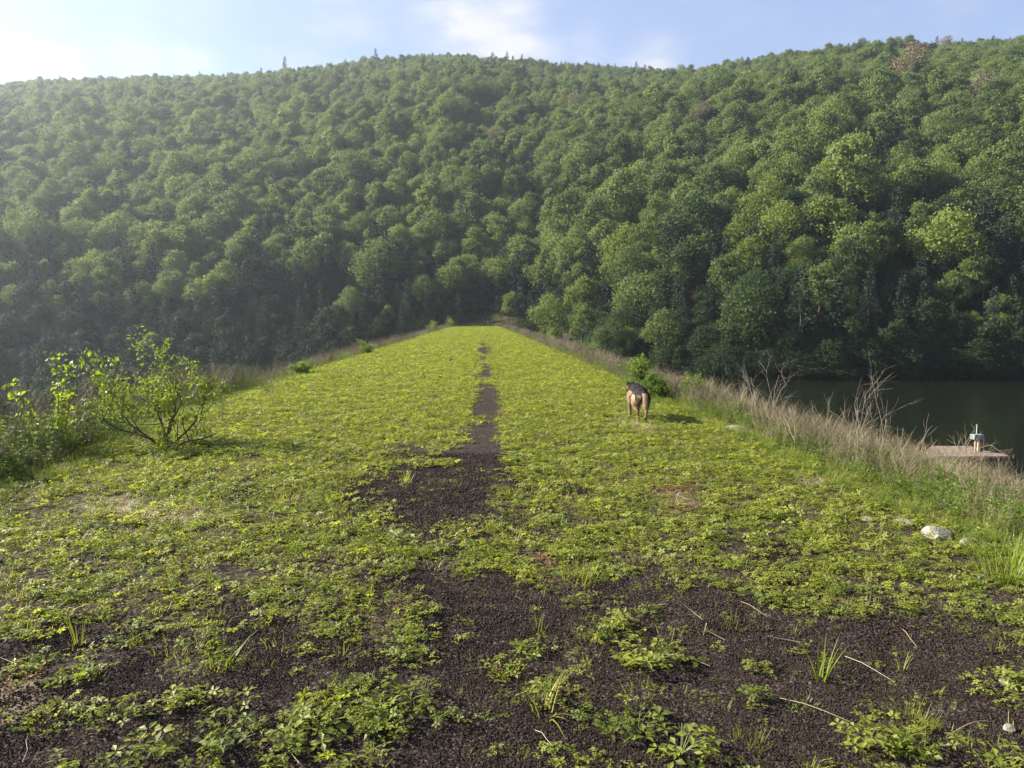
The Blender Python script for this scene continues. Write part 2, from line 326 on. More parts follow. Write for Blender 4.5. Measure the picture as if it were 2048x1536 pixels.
# geometry-node scatterer: the object's own mesh carries both the variants and the points
def scatter_group():
    ng = bpy.data.node_groups.new('spread_plants', 'GeometryNodeTree')
    ng.interface.new_socket('Geometry', in_out='INPUT', socket_type='NodeSocketGeometry')
    ng.interface.new_socket('Geometry', in_out='OUTPUT', socket_type='NodeSocketGeometry')
    n = ng.nodes; L = ng.links; gi = n.new('NodeGroupInput'); go = n.new('NodeGroupOutput')
    def attr(nm, t):
        a = n.new('GeometryNodeInputNamedAttribute'); a.data_type = t; a.inputs[0].default_value = nm
        return [o for o in a.outputs if o.enabled and o.name == 'Attribute'][0]
    src = attr('src', 'INT')
    cmp_ = n.new('FunctionNodeCompare'); cmp_.data_type = 'INT'; cmp_.operation = 'LESS_THAN'
    ins = [s for s in cmp_.inputs if s.enabled and s.type == 'INT']; L.new(src, ins[0]); ins[1].default_value = 0
    sep = n.new('GeometryNodeSeparateGeometry'); sep.domain = 'POINT'; L.new(gi.outputs[0], sep.inputs[0]); L.new(cmp_.outputs[0], sep.inputs[1])
    sp = n.new('GeometryNodeSplitToInstances'); sp.domain = 'POINT'; L.new(sep.outputs[1], sp.inputs[0]); L.new(src, sp.inputs['Group ID'])
    ip_ = n.new('GeometryNodeInstanceOnPoints'); L.new(sep.outputs[0], ip_.inputs['Points']); L.new(sp.outputs[0], ip_.inputs['Instance'])
    ip_.inputs['Pick Instance'].default_value = True
    L.new(attr('pick', 'INT'), ip_.inputs['Instance Index']); L.new(attr('scl', 'FLOAT_VECTOR'), ip_.inputs['Scale'])
    er = n.new('FunctionNodeEulerToRotation'); L.new(attr('rot', 'FLOAT_VECTOR'), er.inputs[0]); L.new(er.outputs[0], ip_.inputs['Rotation'])
    L.new(ip_.outputs[0], go.inputs[0]); return ng
NG = scatter_group()
def scatter(name, variants, pts, rot, scl, pick, mats, **props):
    Vs, Qs, Ms, Rs, Ss = [], [], [], [], []; n = 0
    for i, g in enumerate(variants):
        V, Q, mi, lr = g.arrays(); Vs.append(V); Qs.append(np.where(Q < 0, -1, Q+n)); Ms.append(mi); Rs.append(lr); Ss.append(np.full(len(V), i)); n += len(V)
    k = len(pts); Vs.append(pts); Rs.append(np.zeros(k)); Ss.append(np.full(k, -1))
    V = np.vstack(Vs); z3 = np.zeros((n, 3)); scl = np.asarray(scl, float)
    if scl.ndim == 1: scl = np.repeat(scl[:, None], 3, 1)
    me = mesh_from(name, V, np.vstack(Qs), np.concatenate(Ms), np.concatenate(Rs), mats, False,
        {'src': ('INT', np.concatenate(Ss)), 'pick': ('INT', np.concatenate([np.zeros(n), pick])), 'rot': ('FLOAT_VECTOR', np.vstack([z3, rot])), 'scl': ('FLOAT_VECTOR', np.vstack([z3+1, scl]))})
    o = obj(name, me, **props); o['kind'] = 'stuff'
    md = o.modifiers.new('spread', 'NODES'); md.node_group = NG; return o

random.seed(7); np.random.seed(7); RS = np.random.RandomState(11)

# ------------------------------------------------------------------ ground, water
def axis(segs):
    out = [segs[0][0]]
    for a, b, st in segs: k = max(1, int(round((b-a)/st))); out += list(np.linspace(a, b, k+1)[1:])
    return np.array(out)
gx = axis([(-700, -120, 20), (-120, -30, 5), (-30, -9, 1), (-9, -6, .3), (-6, 6.5, .09), (6.5, 9, .25), (9, 30, .8), (30, 120, 5), (120, 700, 20)])
gy = axis([(-80, -4, 6), (-4, 1.5, .5), (1.5, 12, .09), (12, 25, .25), (25, 60, .4), (60, 170, 2.5), (170, 600, 8), (600, 1000, 40)])
X, Y = np.meshgrid(gx, gy); Z = H(X, Y)
ny, nx = X.shape; V = np.stack([X, Y, Z], -1).reshape(-1, 3)
ii = (np.arange(ny-1)[:, None]*nx + np.arange(nx-1)[None, :]).ravel()
Q = np.stack([ii, ii+1, ii+nx+1, ii+nx], 1)
xf, yf, zf = V.T
cov = cover(xf, yf); offs = np.maximum(sstep(XR+.2, XR+1.2, xf), sstep(XL-.2, XL-1.2, xf)); cov = np.maximum(cov*(1-offs), offs*.55)
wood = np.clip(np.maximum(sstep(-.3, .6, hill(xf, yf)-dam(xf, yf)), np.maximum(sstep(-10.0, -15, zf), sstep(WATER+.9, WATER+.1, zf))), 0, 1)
me = mesh_from('ground', V, Q, np.zeros(len(Q)), np.zeros(len(V)), [M['ground']], True, {'cover': ('FLOAT', cov*np.interp(yf, [3, 8, 16, 24], [.45, .7, .9, 1.0])), 'straw': ('FLOAT', straw(xf, yf)*(1-wood)), 'wood': ('FLOAT', wood)})
obj('ground', me, kind='structure', label='grass topped earth dam and wooded valley ground')

m, nt, nd, lk = new_mat('dark_lake_water')
p = N(nt, 'ShaderNodeBsdfPrincipled'); p.inputs['Base Color'].default_value = (.007, .009, .004, 1); p.inputs['Roughness'].default_value = .12; p.inputs['IOR'].default_value = 1.33
tcw = N(nt, 'ShaderNodeTexCoord'); mpw = N(nt, 'ShaderNodeMapping'); mpw.inputs['Scale'].default_value = (.5, 1.6, 1); lk.new(tcw.outputs['Object'], mpw.inputs[0])
b = N(nt, 'ShaderNodeBump'); b.inputs['Strength'].default_value = .25; b.inputs['Distance'].default_value = .05; lk.new(noise_n(nt, mpw.outputs[0], 2.5, 4), b.inputs['Height']); lk.new(b.outputs[0], p.inputs['Normal'])
o_ = N(nt, 'ShaderNodeOutputMaterial'); lk.new(p.outputs[0], o_.inputs[0])
wv = np.array([(8, -78, WATER), (690, -78, WATER), (690, 260, WATER), (8, 260, WATER)], float)
obj('lake_water', mesh_from('lake_water', wv, np.array([[0, 1, 2, 3]]), np.zeros(1), np.zeros(4), [m]), kind='structure', label='dark green still lake water beside the dam')

# ------------------------------------------------------------------ trees
def crown_geo(seed, R, Hh, nl, leaf, mat=0, base=.28, lobes=16, pointy=0.0):
    rs = np.random.RandomState(seed); g = Geo()
    zc = Hh*(base+1)/2; rz = Hh*(1-base)/2
    lc = []
    for i in range(lobes):
        t = rs.rand()**.8; a = rs.rand()*2*PI; zz = (rs.rand()*1.6-.55)
        rr = math.sqrt(max(0, 1-min(zz*zz, 1)))*R*(.35+.45*t)*(1-pointy*max(0, zz)*.6)
        lc.append((math.cos(a)*rr, math.sin(a)*rr, zc+zz*rz*.72, R*(.13+.27*rs.rand()**1.3)))
    lc.append((0, 0, zc+rz*.6, R*.42)); lc = np.array(lc); w = lc[:, 3]**2; w /= w.sum()
    ch = rs.choice(len(lc), nl*2, p=w); d = unit(rs.randn(nl*2, 3)+np.array([0, 0, .25]))
    rad = (lc[ch, 3]*(.45+.50*rs.rand(nl*2))+.16*R*rs.rand(nl*2)**1.5)*(.70+.65*vnoise(d[:, 0]*3.1+ch*5.3+40, d[:, 1]*3.1+d[:, 2]*2.7+40, seed)); P = lc[ch, :3]+d*rad[:, None]*np.array([1, 1, .85])
    dist = np.linalg.norm((P[:, None]-lc[None, :, :3]), axis=2)/lc[None, :, 3]
    keep = (dist < .5).sum(1) == 0; P = P[keep][:nl]; d = d[keep][:nl]; n = len(P)
    nr = unit(d+rs.randn(n, 3)*.7); t = unit(np.cross(nr, rs.randn(n, 3)))
    sz = leaf*(.6+.8*rs.rand(n))
    np.random.seed(seed); clump = vnoise(P[:, 0]*1.1+50, P[:, 1]*1.1+P[:, 2]*1.3+50, seed)
    leaves(g, P, t, nr, sz, sz*.85, mat, .12, np.clip(clump*.6+rs.rand(n)*.4, 0, 1))
    return g, lc
def trunk_geo(seed, Hh, r0, lc=None):
    rs = np.random.RandomState(seed+99); g = Geo(); P = [(0, 0, -1.2)]
    for k in range(1, 7): P.append((rs.randn()*.09*k*.6, rs.randn()*.09*k*.6, -1.2+(Hh*.85+1.2)*k/6))
    P = np.array(P); tube(g, P, r0*(1-np.linspace(0, .88, 7)), 7)
    if lc is not None:
        for i in range(min(9, len(lc))):
            k = rs.randint(2, 5); a = P[k]; b = lc[i, :3]; mid = (a+b)/2+np.array([0, 0, -.25]); tube(g, [a, mid, b], [r0*.4, r0*.25, r0*.08], 5)
    return g
def conifer_geo(seed, R, Hh, nl, leaf, mat=0, base=.1):
    rs = np.random.RandomState(seed); g = Geo(); Ps, Ds, Ns = [], [], []
    nw = int(Hh*1.5); arms = []
    for w_ in range(nw):
        z = Hh*(base+(1-base)*w_/nw); rr = R*(1-w_/nw)**.75*(.8+.35*rs.rand())
        for k in range(7): arms.append((z+rs.randn()*.12, rs.rand()*2*PI, rr*(.7+.4*rs.rand())))
    wt = np.array([a[2] for a in arms]); wt /= wt.sum(); ch = rs.choice(len(arms), nl, p=wt); A = np.array(arms)[ch]
    t = rs.rand(nl)**.6; x = np.cos(A[:, 1])*A[:, 2]*t; y = np.sin(A[:, 1])*A[:, 2]*t; z = A[:, 0]-.28*A[:, 2]*t*t
    P = np.stack([x, y, z], 1)+rs.randn(nl, 3)*.14*np.array([1, 1, .6]); D = np.stack([np.cos(A[:, 1]), np.sin(A[:, 1]), -.35+0*x], 1)+rs.randn(nl, 3)*.4
    sz = leaf*(.6+.8*rs.rand(nl)); leaves(g, P, D, np.array([0, 0, 1.])+rs.randn(nl, 3)*.5, sz, sz*.45, mat, .1, rs.rand(nl)); return g

broad = []
for i in range(9):
    R = 3.2+.5*(i % 4); Hh = 8.0+(i*1.7) % 4.4
    g, lc = crown_geo(100+i, R, Hh, 4200, .34, 0, .08, 22+6*(i % 4), .5*(i % 3 == 1))
    broad.append((g, trunk_geo(100+i, Hh, .22, lc)))
pines = []
for i in range(3):
    Hh = 14+i*2; pines.append((conifer_geo(200+i, 2.9+.3*i, Hh, 2600, .55), trunk_geo(200+i, Hh*1.1, .2)))
buds = []
for i in range(2):
    g, lc = crown_geo(300+i, 4.2, 13, 1500, .30, 0, .25, 16); buds.append((g, trunk_geo(300+i, 13, .24, lc)))
KIND = {'broad': (broad, M['oak']), 'pine': (pines, M['pine']), 'bud': (buds, M['budding'])}
TM = {k: [(geo_mesh('crown', g, [mt]), geo_mesh('trunk', t, [M['bark']], True)) for g, t in lst] for k, (lst, mt) in KIND.items()}

# jittered positions over the hill and valley floor
tp = []
sp = 3.5
for j, yv in enumerate(np.arange(34, 570, sp)):
    for xv in np.arange(-430, 420, sp):
        x = xv+(j % 2)*sp/2+RS.uniform(-.42, .42)*sp; y = yv+RS.uniform(-.42, .42)*sp
        tp.append((x, y))
tp = np.array(tp); tz = H(tp[:, 0], tp[:, 1], False)
hz = hill(tp[:, 0], tp[:, 1]); dz = dam(tp[:, 0], tp[:, 1])
px, py, w = proj(tp[:, 0], tp[:, 1], tz+13)
onhill = hz > np.maximum(dz, np.where(tp[:, 0] > 0, WATER, -15.5))+.25
vall = (tz < -13.0) & (tp[:, 0] < -25) & (tp[:, 1] > 45) & (hz < dz+50)
spr = (shade_spur(tp[:, 0], tp[:, 1]) > np.maximum(hz, -16)+.3)
inv = (px > -260) & (px < 2300) & (w > 5)
extra = spr & (tp[:, 0] > -420) & (tp[:, 1] > 60)
yr = ip(RY, np.clip(tp[:, 0]/tp[:, 1], -1.2, 1.4))
sel = ((onhill | vall) & inv & (tp[:, 1] < yr+16)) | extra
# keep the crest end clear
sel &= ~((np.abs(tp[:, 0]+.8) < 4.5) & (tp[:, 1] < 152))
tp = tp[sel]; tz = tz[sel]; px = px[sel]; py = py[sel]; w = w[sel]; onh = onhill[sel]
n = len(tp); dist = np.hypot(tp[:, 0], tp[:, 1]); rr = RS.rand(n)
elev = tz-WATER
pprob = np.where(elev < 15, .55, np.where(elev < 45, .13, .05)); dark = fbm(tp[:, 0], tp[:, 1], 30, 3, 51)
low = sstep(462, 528, py-26+(fbm(tp[:, 0], tp[:, 1], 22, 3, 52)-.5)*150); pprob = np.maximum(pprob*(py < 560), low*.42)  # low band by view height, where shade is put into foliage colour
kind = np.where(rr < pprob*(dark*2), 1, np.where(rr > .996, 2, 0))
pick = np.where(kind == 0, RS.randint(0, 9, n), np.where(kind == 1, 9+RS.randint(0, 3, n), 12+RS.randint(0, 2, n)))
painted_shade = (kind == 0) & (RS.rand(n) < low*.95)  # broadleaf trees given painted shade instead of cast shadow
scl = np.clip(.77+RS.randn(n)*.22, .4, 1.45)*np.where(kind == 1, .74, 1)*np.where(elev < 9, .82, 1)*np.interp(dist, [100, 300], [.95, 1])
scl = .72+(scl-.72)*np.interp(elev, [80, 130], [1, .45])
scl = scl*np.interp(elev, [30, 60, 140], [.96, .86, .62])
rotz = RS.rand(n)*2*PI
vis = (px > -60) & (px < 2110)
order = np.argsort(np.where(vis & (onh | (py < 820)), dist, 1e9)); near = np.zeros(n, bool); near[order[:285]] = True
names = {0: ('broadleaf_tree', 'tree'), 1: ('conifer_tree', 'conifer'), 2: ('budding_tree', 'tree')}
TREES = []
def add_tree(kd, vi, loc, rz, sc, col=(1, 1, 1), label=None, group=None, zs=1.0):
    key = ['broad', 'pine', 'bud'][kd]; mc, mt_ = TM[key][vi]
    e = obj(names[kd][0], None, None, loc, rz, (sc, sc, sc*zs)); e.empty_display_size = .5; e['category'] = names[kd][1]
    c = obj('crown', mc, e); c.color = (*col, 1); obj('trunk', mt_, e)
    if label: e['label'] = label
    if group: e['group'] = group
    TREES.append(e); return e
idx = [i for i in order[:285]]
rec = {}
for i in idx:
    kd = int(kind[i]); vi = int(pick[i]) - [0, 9, 12][kd]
    tone = RS.rand(); col = (1, 1, 1)
    if painted_shade[i]: tone *= .44
    if kd == 0:
        if tone > .80: col = (1.25, 1.15, .8); cn_ = 'yellow-green broadleaf tree'
        elif tone > .45: cn_ = 'mid-green broadleaf tree'
        else: col = (.32, .40, .43); cn_ = 'dark green broadleaf tree'
    elif kd == 1: cn_ = 'blackish green conifer'
    else: cn_ = 'grey budding tree'
    e = add_tree(kd, vi, (tp[i, 0], tp[i, 1], tz[i]), rotz[i], float(scl[i]), col)
    P = px[i]; el = elev[i]
    band = 'on the valley floor' if tz[i] < -12 else 'at the slope foot' if el < 9 else 'low on the slope' if el < 22 else 'on the middle slope'
    lm = ('above the sapling' if P < 200 else 'above the leafy shrub' if P < 450 else 'left of the crest end' if P < 850 else 'behind the crest end' if P < 1060 else
          'above the dog' if P < 1400 else 'above the bare weeds' if P < 1750 else 'above the dock')
    rec.setdefault((cn_, band, lm), []).append((P, e))
ORD = ['', 'first', 'second', 'third', 'fourth', 'fifth', 'sixth', 'seventh', 'eighth', 'ninth', 'tenth', 'eleventh', 'twelfth', 'thirteenth', 'fourteenth', 'fifteenth', 'sixteenth', 'seventeenth', 'eighteenth', 'nineteenth', 'twentieth']
for (cn_, band, lm), lst in rec.items():
    lst.sort(key=lambda a: a[0])
    for k, (_, e) in enumerate(lst):
        nm = (ORD[k+1] if k+1 < len(ORD) else f'number {k+1}')+' from left, ' if len(lst) > 1 else ''
        e['label'] = f'{nm}{cn_} {band} {lm}'; e['group'] = 'trees on the wooded slope'
# trees that stand out in the photo
def special(px_, ptop, Y, kd, vi, sc, col, label, zs=1.0):
    x = (px_-960)/F*Y; z = float(H(np.array([x]), np.array([Y*1.0]), False)[0]); x, _, zt = atY(px_, ptop, Y)
    return add_tree(kd, vi, (x, Y, z), 1.0, sc, col, label, 'trees that stand out on the slope', zs)
special(1812, 370, 205, 1+1, 0, 1.25, (1.2, 1.05, 1.05), 'pale pinkish grey budding tree in the middle of the right slope')
special(1640, 520, 120, 0, 3, 1.0, (1.05, 1.05, .9), 'bright yellow-green tree between dark ones above the bare weeds')
special(1165, 575, 106, 0, 5, .62, (.95, 1, .85), 'small bright tree left of the rounded shore trees behind the dog')
special(1255, 560, 104, 0, 0, .68, (.95, 1, .85), 'tall pale green crown at the shore straight above the dog')
special(1330, 575, 101, 0, 2, .70, (1.1, 1.05, 1.0), 'wide greyish green crown at the shore right of the dog')
special(1205, 620, 98, 0, 6, .45, (.95, 1, .9), 'low leafy tree at the water beside the weeds above the dog')
special(1100, 520, 126, 0, 7, .75, (1.1, 1.1, .9), 'rounded tree catching light just right of the crest end')
special(2000, 610, 96, 0, 1, .55, (.95, 1, .9), 'small bright tree above the water over the dock')
for e in TREES[-2:]: pass
# skyline spruces
for (px_, sc, lb) in ((570, .8, 'lone dark spruce standing up from the left skyline'), (1272, .8, 'dark spruce in the dip of the skyline'), (1220, .55, 'smaller spruce left of the one in the skyline dip'), (1540, .6, 'spruce tip on the rising right skyline')):
    Yr = float(ip(RY, np.array([U(px_)]))[0])-3; x = atY(px_, 140, Yr)[0]
    add_tree(1, 0, (x, Yr, H1(x, Yr)+2.5), 0, sc, (.8, .85, 1), lb, 'spruces on the skyline', 1.15)
far = ~near & ~(~vis & (dist < 60))
fv = [g for g, t in broad]+[g for g, t in pines]+[g for g, t in buds]
fv = fv+[crown_geo(150+i, 3.6+.4*i, 9+i, 3600, .34, 3, .08, 18)[0] for i in range(3)]
for k, g in enumerate(fv):
    mi = 0 if k < 9 else 1 if k < 12 else 2 if k < 14 else 3
    g.m = [np.full_like(a, mi) for a in g.m]
fi = np.where(far)[0]
ux, uy = RS.uniform(-190, 190, 9000), RS.uniform(40, 260, 9000); uh = hill(ux, uy); uz = H(ux, uy, False); up_, _, _ = proj(ux, uy, uz)
uk = (((uh > np.maximum(dam(ux, uy), np.where(ux > 0, WATER, -16))+.05) & (uz < 45)) | ((uz < -12) & (ux < -22))) & (up_ > -200) & (up_ < 2250) & ~((np.abs(ux+.8) < 5.5) & (uy < 154.5)); uk &= (uz < 12) | (RS.rand(9000) < .3)
ux, uy, uz = ux[uk], uy[uk], uz[uk]
sx_, sy_ = RS.uniform(5, 110, 26000), RS.uniform(60, 170, 26000); sh = hill(sx_, sy_); k_ = (sh > WATER-.15) & (sh < WATER+2.2) & (dam(sx_, sy_) < sh)
ux, uy, uz = np.r_[ux, sx_[k_]], np.r_[uy, sy_[k_]], np.r_[uz, sh[k_]]; nu = len(ux); print('undergrowth', nu)
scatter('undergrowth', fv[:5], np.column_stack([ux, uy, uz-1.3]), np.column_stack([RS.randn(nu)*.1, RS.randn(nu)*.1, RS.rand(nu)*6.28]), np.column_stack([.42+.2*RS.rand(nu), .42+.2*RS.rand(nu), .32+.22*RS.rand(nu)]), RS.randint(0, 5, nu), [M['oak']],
        label='leafy undergrowth filling the foot of the wooded slope', category='undergrowth').color = (.26, .33, .34, 1)  # undergrowth tinted dark to paint in the shade under the slope
scatter('forest', fv, np.column_stack([tp[fi], tz[fi]]), np.column_stack([RS.randn(len(fi))*.04, RS.randn(len(fi))*.04, rotz[fi]]), scl[fi]*1.05, np.where(painted_shade[fi], 14+pick[fi] % 3, pick[fi]), [M['oak'], M['pine'], M['budding'], M['dark']],
        label='dense spring green forest covering the upper hill', category='forest')

# ------------------------------------------------------------------ ground cover
def herb_clump(seed, n=14, R=.11, leaf=.024, hmax=.04, mat=0, nleaf=5):
    rs = np.random.RandomState(seed); np.random.seed(seed); g = Geo(); P, D, Nn, L = [], [], [], []
    for i in range(n):
        a = rs.rand()*2*PI; r = R*math.sqrt(rs.rand()); c = np.array([math.cos(a)*r, math.sin(a)*r, .006+hmax*rs.rand()])
        tilt = rs.randn(3)*.35+np.array([0, 0, 1]); tilt = unit(tilt); k = rs.randint(3, nleaf+1); a0 = rs.rand()*6
        s = leaf*(.6+.7*rs.rand())
        for j in range(k):
            an = a0+j*(2*PI/max(k, 4)); d = np.array([math.cos(an), math.sin(an), .15]); d = d-tilt*np.dot(d, tilt)*.9
            P.append(c+d*s*.1); D.append(d); Nn.append(tilt); L.append(s)
    L = np.array(L); leaves(g, P, D, Nn, L, L*.58, mat, .14); return g
def grass_clump(seed, n=14, R=.05, h=.09, w=.004, mat=0, spread=.5, bend=.35):
    rs = np.random.RandomState(seed); np.random.seed(seed); g = Geo(); a = rs.rand(n)*2*PI; r = R*np.sqrt(rs.rand(n))
    P = np.stack([np.cos(a)*r, np.sin(a)*r, 0*a-.01], 1); D = np.stack([np.cos(a)*spread*rs.rand(n), np.sin(a)*spread*rs.rand(n), 1+0*a], 1)
    blades(g, P, D, h*(.5+.8*rs.rand(n)), w*(.7+.6*rs.rand(n)), bend*rs.rand(n), mat); return g
def straw_clump(seed, n=26, R=.14, mat=0):
    rs = np.random.RandomState(seed); np.random.seed(seed); g = Geo(); a = rs.rand(n)*2*PI
    P = np.stack([rs.randn(n)*R*.5, rs.randn(n)*R*.5, .004+.025*rs.rand(n)], 1); D = np.stack([np.cos(a), np.sin(a), rs.randn(n)*.16], 1)
    blades(g, P, D, .05+.13*rs.rand(n), .0035, .05, mat, 2); return g
def gravel_patch(seed, n=80, R=.1):
    rs = np.random.RandomState(seed); g = Geo()
    b = np.array([(0, 0, 1), (1, 0, 0), (0, 1, 0), (-1, 0, 0), (0, -1, 0), (0, 0, -.6)], float)
    T = np.array([(0, 1, 2), (0, 2, 3), (0, 3, 4), (0, 4, 1), (5, 2, 1), (5, 3, 2), (5, 4, 3), (5, 1, 4)])
    for i in range(n):
        s = .0026+.0042*rs.rand()**1.6; a = rs.rand()*6.28; r = R*math.sqrt(rs.rand())
        V = b*(1+rs.randn(6, 3)*.16)*s; c, d = math.cos(a), math.sin(a); V = V@np.array([(c, d, 0), (-d, c, 0), (0, 0, .8)])
        g.add(V+np.array([math.cos(i*2.4)*r, math.sin(i*2.4)*r, s*.3]), T, 0)
    return g
def sample(n, x0, x1, y0, y1): return RS.uniform(x0, x1, n), RS.uniform(y0, y1, n)
def visxy(x, y, mrg=150):
    px_, py_, w_ = proj(x, y, np.zeros_like(x)); return (w_ > 1) & (px_ > -mrg) & (px_ < 2048+mrg) & (py_ < 1536+mrg*1.5)
hv = [herb_clump(400+i, 15+i % 4) for i in range(6)] + [herb_clump(420+i, 34, .12, .012, .02, 1, 4) for i in range(4)] + [grass_clump(430+i, 16, .07, .07, .0045, 2, .8) for i in range(4)] + [herb_clump(440+i, 9, .10, .036, .06, 0, 5) for i in range(2)] + [herb_clump(446, 16, .12, .016, .03, 3, 4)]
RUST = [(1345, 985, 60, 22, 1), (1380, 1015, 30, 12, 1), (25, 1390, 45, 45, 1), (1300, 1420, 50, 20, .9), (1100, 1130, 40, 10, .7), (1000, 830, 30, 6, .8), (1320, 1075, 30, 10, .7), (560, 1130, 60, 14, .5)]
pts = []
for (y0, y1, dens, s0) in ((2.0, 5, 105, .85), (5, 9, 95, 1.0), (9, 16, 100, 1.0), (16, 32, 72, 1.18), (32, 70, 34, 1.55), (70, 156, 14, 2.1)):
    x0, x1 = max(-9, -.68*y1), min(6.5, .72*y1); k = int(dens*(x1-x0)*(y1-y0)); x, y = sample(k, x0, x1, y0, y1)
    c = cover(x, y); inn = sstep(XL-1.6, XL-.2, x)*sstep(XR+1.2, XR+.1, x); st = straw(x, y)
    keep = (RS.rand(k) < c*(.15+.85*inn)*(1-.95*st)) & visxy(x, y, 450); x, y = x[keep], y[keep]; nn = fbm(x, y, .8, 3, 61)
    r = RS.rand(len(x)); pk = np.where((r+nn*.5 < .95) & (y < 14) | (r+nn*.5 < .7), RS.randint(0, 6, len(x)), np.where(r < .72, 6+RS.randint(0, 4, len(x)), np.where(r < .93, 10+RS.randint(0, 4, len(x)), 14+RS.randint(0, 2, len(x)))))
    px_, py_, _ = proj(x, y, 0*x); pk = np.where(RS.rand(len(x)) < .75*blobs(RUST, px_, py_)+.012, 16, pk)
    pts.append(np.column_stack([x, y, H(x, y)-.003, s0*(.7+.6*RS.rand(len(x))), pk]))
# sparse seedlings on the bare cinders
x, y = sample(2600, -5, 5, 2.2, 8); k = visxy(x, y) & (cover(x, y) < .4); x, y = x[k], y[k]
pts.append(np.column_stack([x, y, H(x, y), .25+.45*RS.rand(len(x))**2, RS.choice([0, 1, 6, 7, 10, 11], len(x))]))
A = np.vstack(pts); k = len(A)
scatter('ground_cover', hv, A[:, :3], np.column_stack([RS.randn(k)*.12, RS.randn(k)*.12, RS.rand(k)*6.28]), A[:, 3], A[:, 4], [M['herb'], M['bright'], M['grass'], M['rust']],
        label='low strawberry leaves and short grass growing over the track', category='ground cover')
print('ground cover', k, 'forest', len(fi), 'trees', len(TREES))

gv = [gravel_patch(500+i) for i in range(8)]; pts = []
for (y0, y1, dens, s0) in ((2.0, 3.6, 260, .95), (3.6, 5.5, 170, 1.2), (5.5, 9, 70, 1.7)):
    x0, x1 = -.72*y1, .75*y1; k = int(dens*(x1-x0)*(y1-y0)); x, y = sample(k, x0, min(x1, 5), y0, y1); keep = (cover(x, y) < .85) & visxy(x, y, 60)
    x, y = x[keep], y[keep]; pts.append(np.column_stack([x, y, H(x, y)-.001, s0*(.8+.5*RS.rand(len(x)))]))
A = np.vstack(pts); k = len(A)
scatter('cinder_gravel', gv, A[:, :3], np.column_stack([0*A[:, 0], 0*A[:, 0], RS.rand(k)*6.28]), A[:, 3], RS.randint(0, 8, k), [M['scoria']], label='black cinder gravel showing in the bare patches of the track', category='gravel')

x, y = sample(26000, -7, 6, 2.2, 24); st = straw(x, y); k = (RS.rand(len(x)) < st*.9+.012) & visxy(x, y); x, y = x[k], y[k]; k = len(x); spk = np.where(straw(x, y) > .12, RS.randint(0, 5, k), 2+RS.randint(0, 3, k))
scatter('dead_straw', [straw_clump(600+i, 26 if i < 2 else 3, .14 if i < 2 else .3) for i in range(5)], np.column_stack([x, y, H(x, y)+.004]), np.column_stack([RS.randn(k)*.1, RS.randn(k)*.1, RS.rand(k)*6.28]), .5+.6*RS.rand(k), spk, [M['straw']],
        label='pale dead straw lying in patches on the track', category='straw')

# weeds on both shoulders
def stalks(seed, n=8, h=.7, R=.15, r0=.0028, mat=0, br=5):
    rs = np.random.RandomState(seed); np.random.seed(seed); g = Geo()
    for i in range(n):
        a = rs.rand()*6.28; b = np.array([math.cos(a), math.sin(a), 0])*R*rs.rand(); lean = np.array([rs.randn()*.28, rs.randn()*.28, 1]); hh = h*(.5+.7*rs.rand())
        P = [b+lean*hh*t+np.array([0, 0, -.1*t*t*hh])+rs.randn(3)*.012*t for t in (0, .35, .7, 1)]; tube(g, P, [r0, r0*.85, r0*.6, r0*.35], 3, mat)
        for k in range(br):
            t = .4+.55*rs.rand(); q = b+lean*hh*t; a2 = rs.rand()*6.28; d = np.array([math.cos(a2)*.7, math.sin(a2)*.7, .8])*hh*(.12+.2*rs.rand()); tube(g, [q, q+d*.5, q+d+np.array([0, 0, .02])], [r0*.55, r0*.45, r0*.25], 3, mat)
    return g
def leafy(seed, n=6, h=.3, R=.12, leaf=.045, mat=1, stemmat=1):
    rs = np.random.RandomState(seed); np.random.seed(seed); g = Geo()
    for i in range(n):
        a = rs.rand()*6.28; b = np.array([math.cos(a), math.sin(a), 0])*R*rs.rand(); lean = np.array([rs.randn()*.3, rs.randn()*.3, 1]); hh = h*(.5+.7*rs.rand())
        tube(g, [b, b+lean*hh*.5, b+lean*hh], [.003, .002, .001], 3, stemmat)
        k = 11; t = rs.rand(k)*.85+.15; an = rs.rand(k)*6.28; D = np.stack([np.cos(an), np.sin(an), .35+0*an], 1); s = leaf*(.6+.7*rs.rand(k))
        leaves(g, b+lean[None]*(hh*t)[:, None], D, np.array([0, 0, 1.])+rs.randn(k, 3)*.3, s, s*.42, mat, .15)
    return g
sv = [stalks(700+i, 9, .60, .2, .0030) for i in range(4)] + [stalks(710+i, 14, .38, .18, .0022, 0, 3) for i in range(3)] + [leafy(720+i) for i in range(4)] + [leafy(730+i, 9, .16, .14, .03) for i in range(3)] + [grass_clump(740+i, 34, .13, .27, .006, 2, .6, .5) for i in range(3)] + [grass_clump(750+i, 30, .15, .25, .004, 3, .8, .5) for i in range(2)]
pts = []
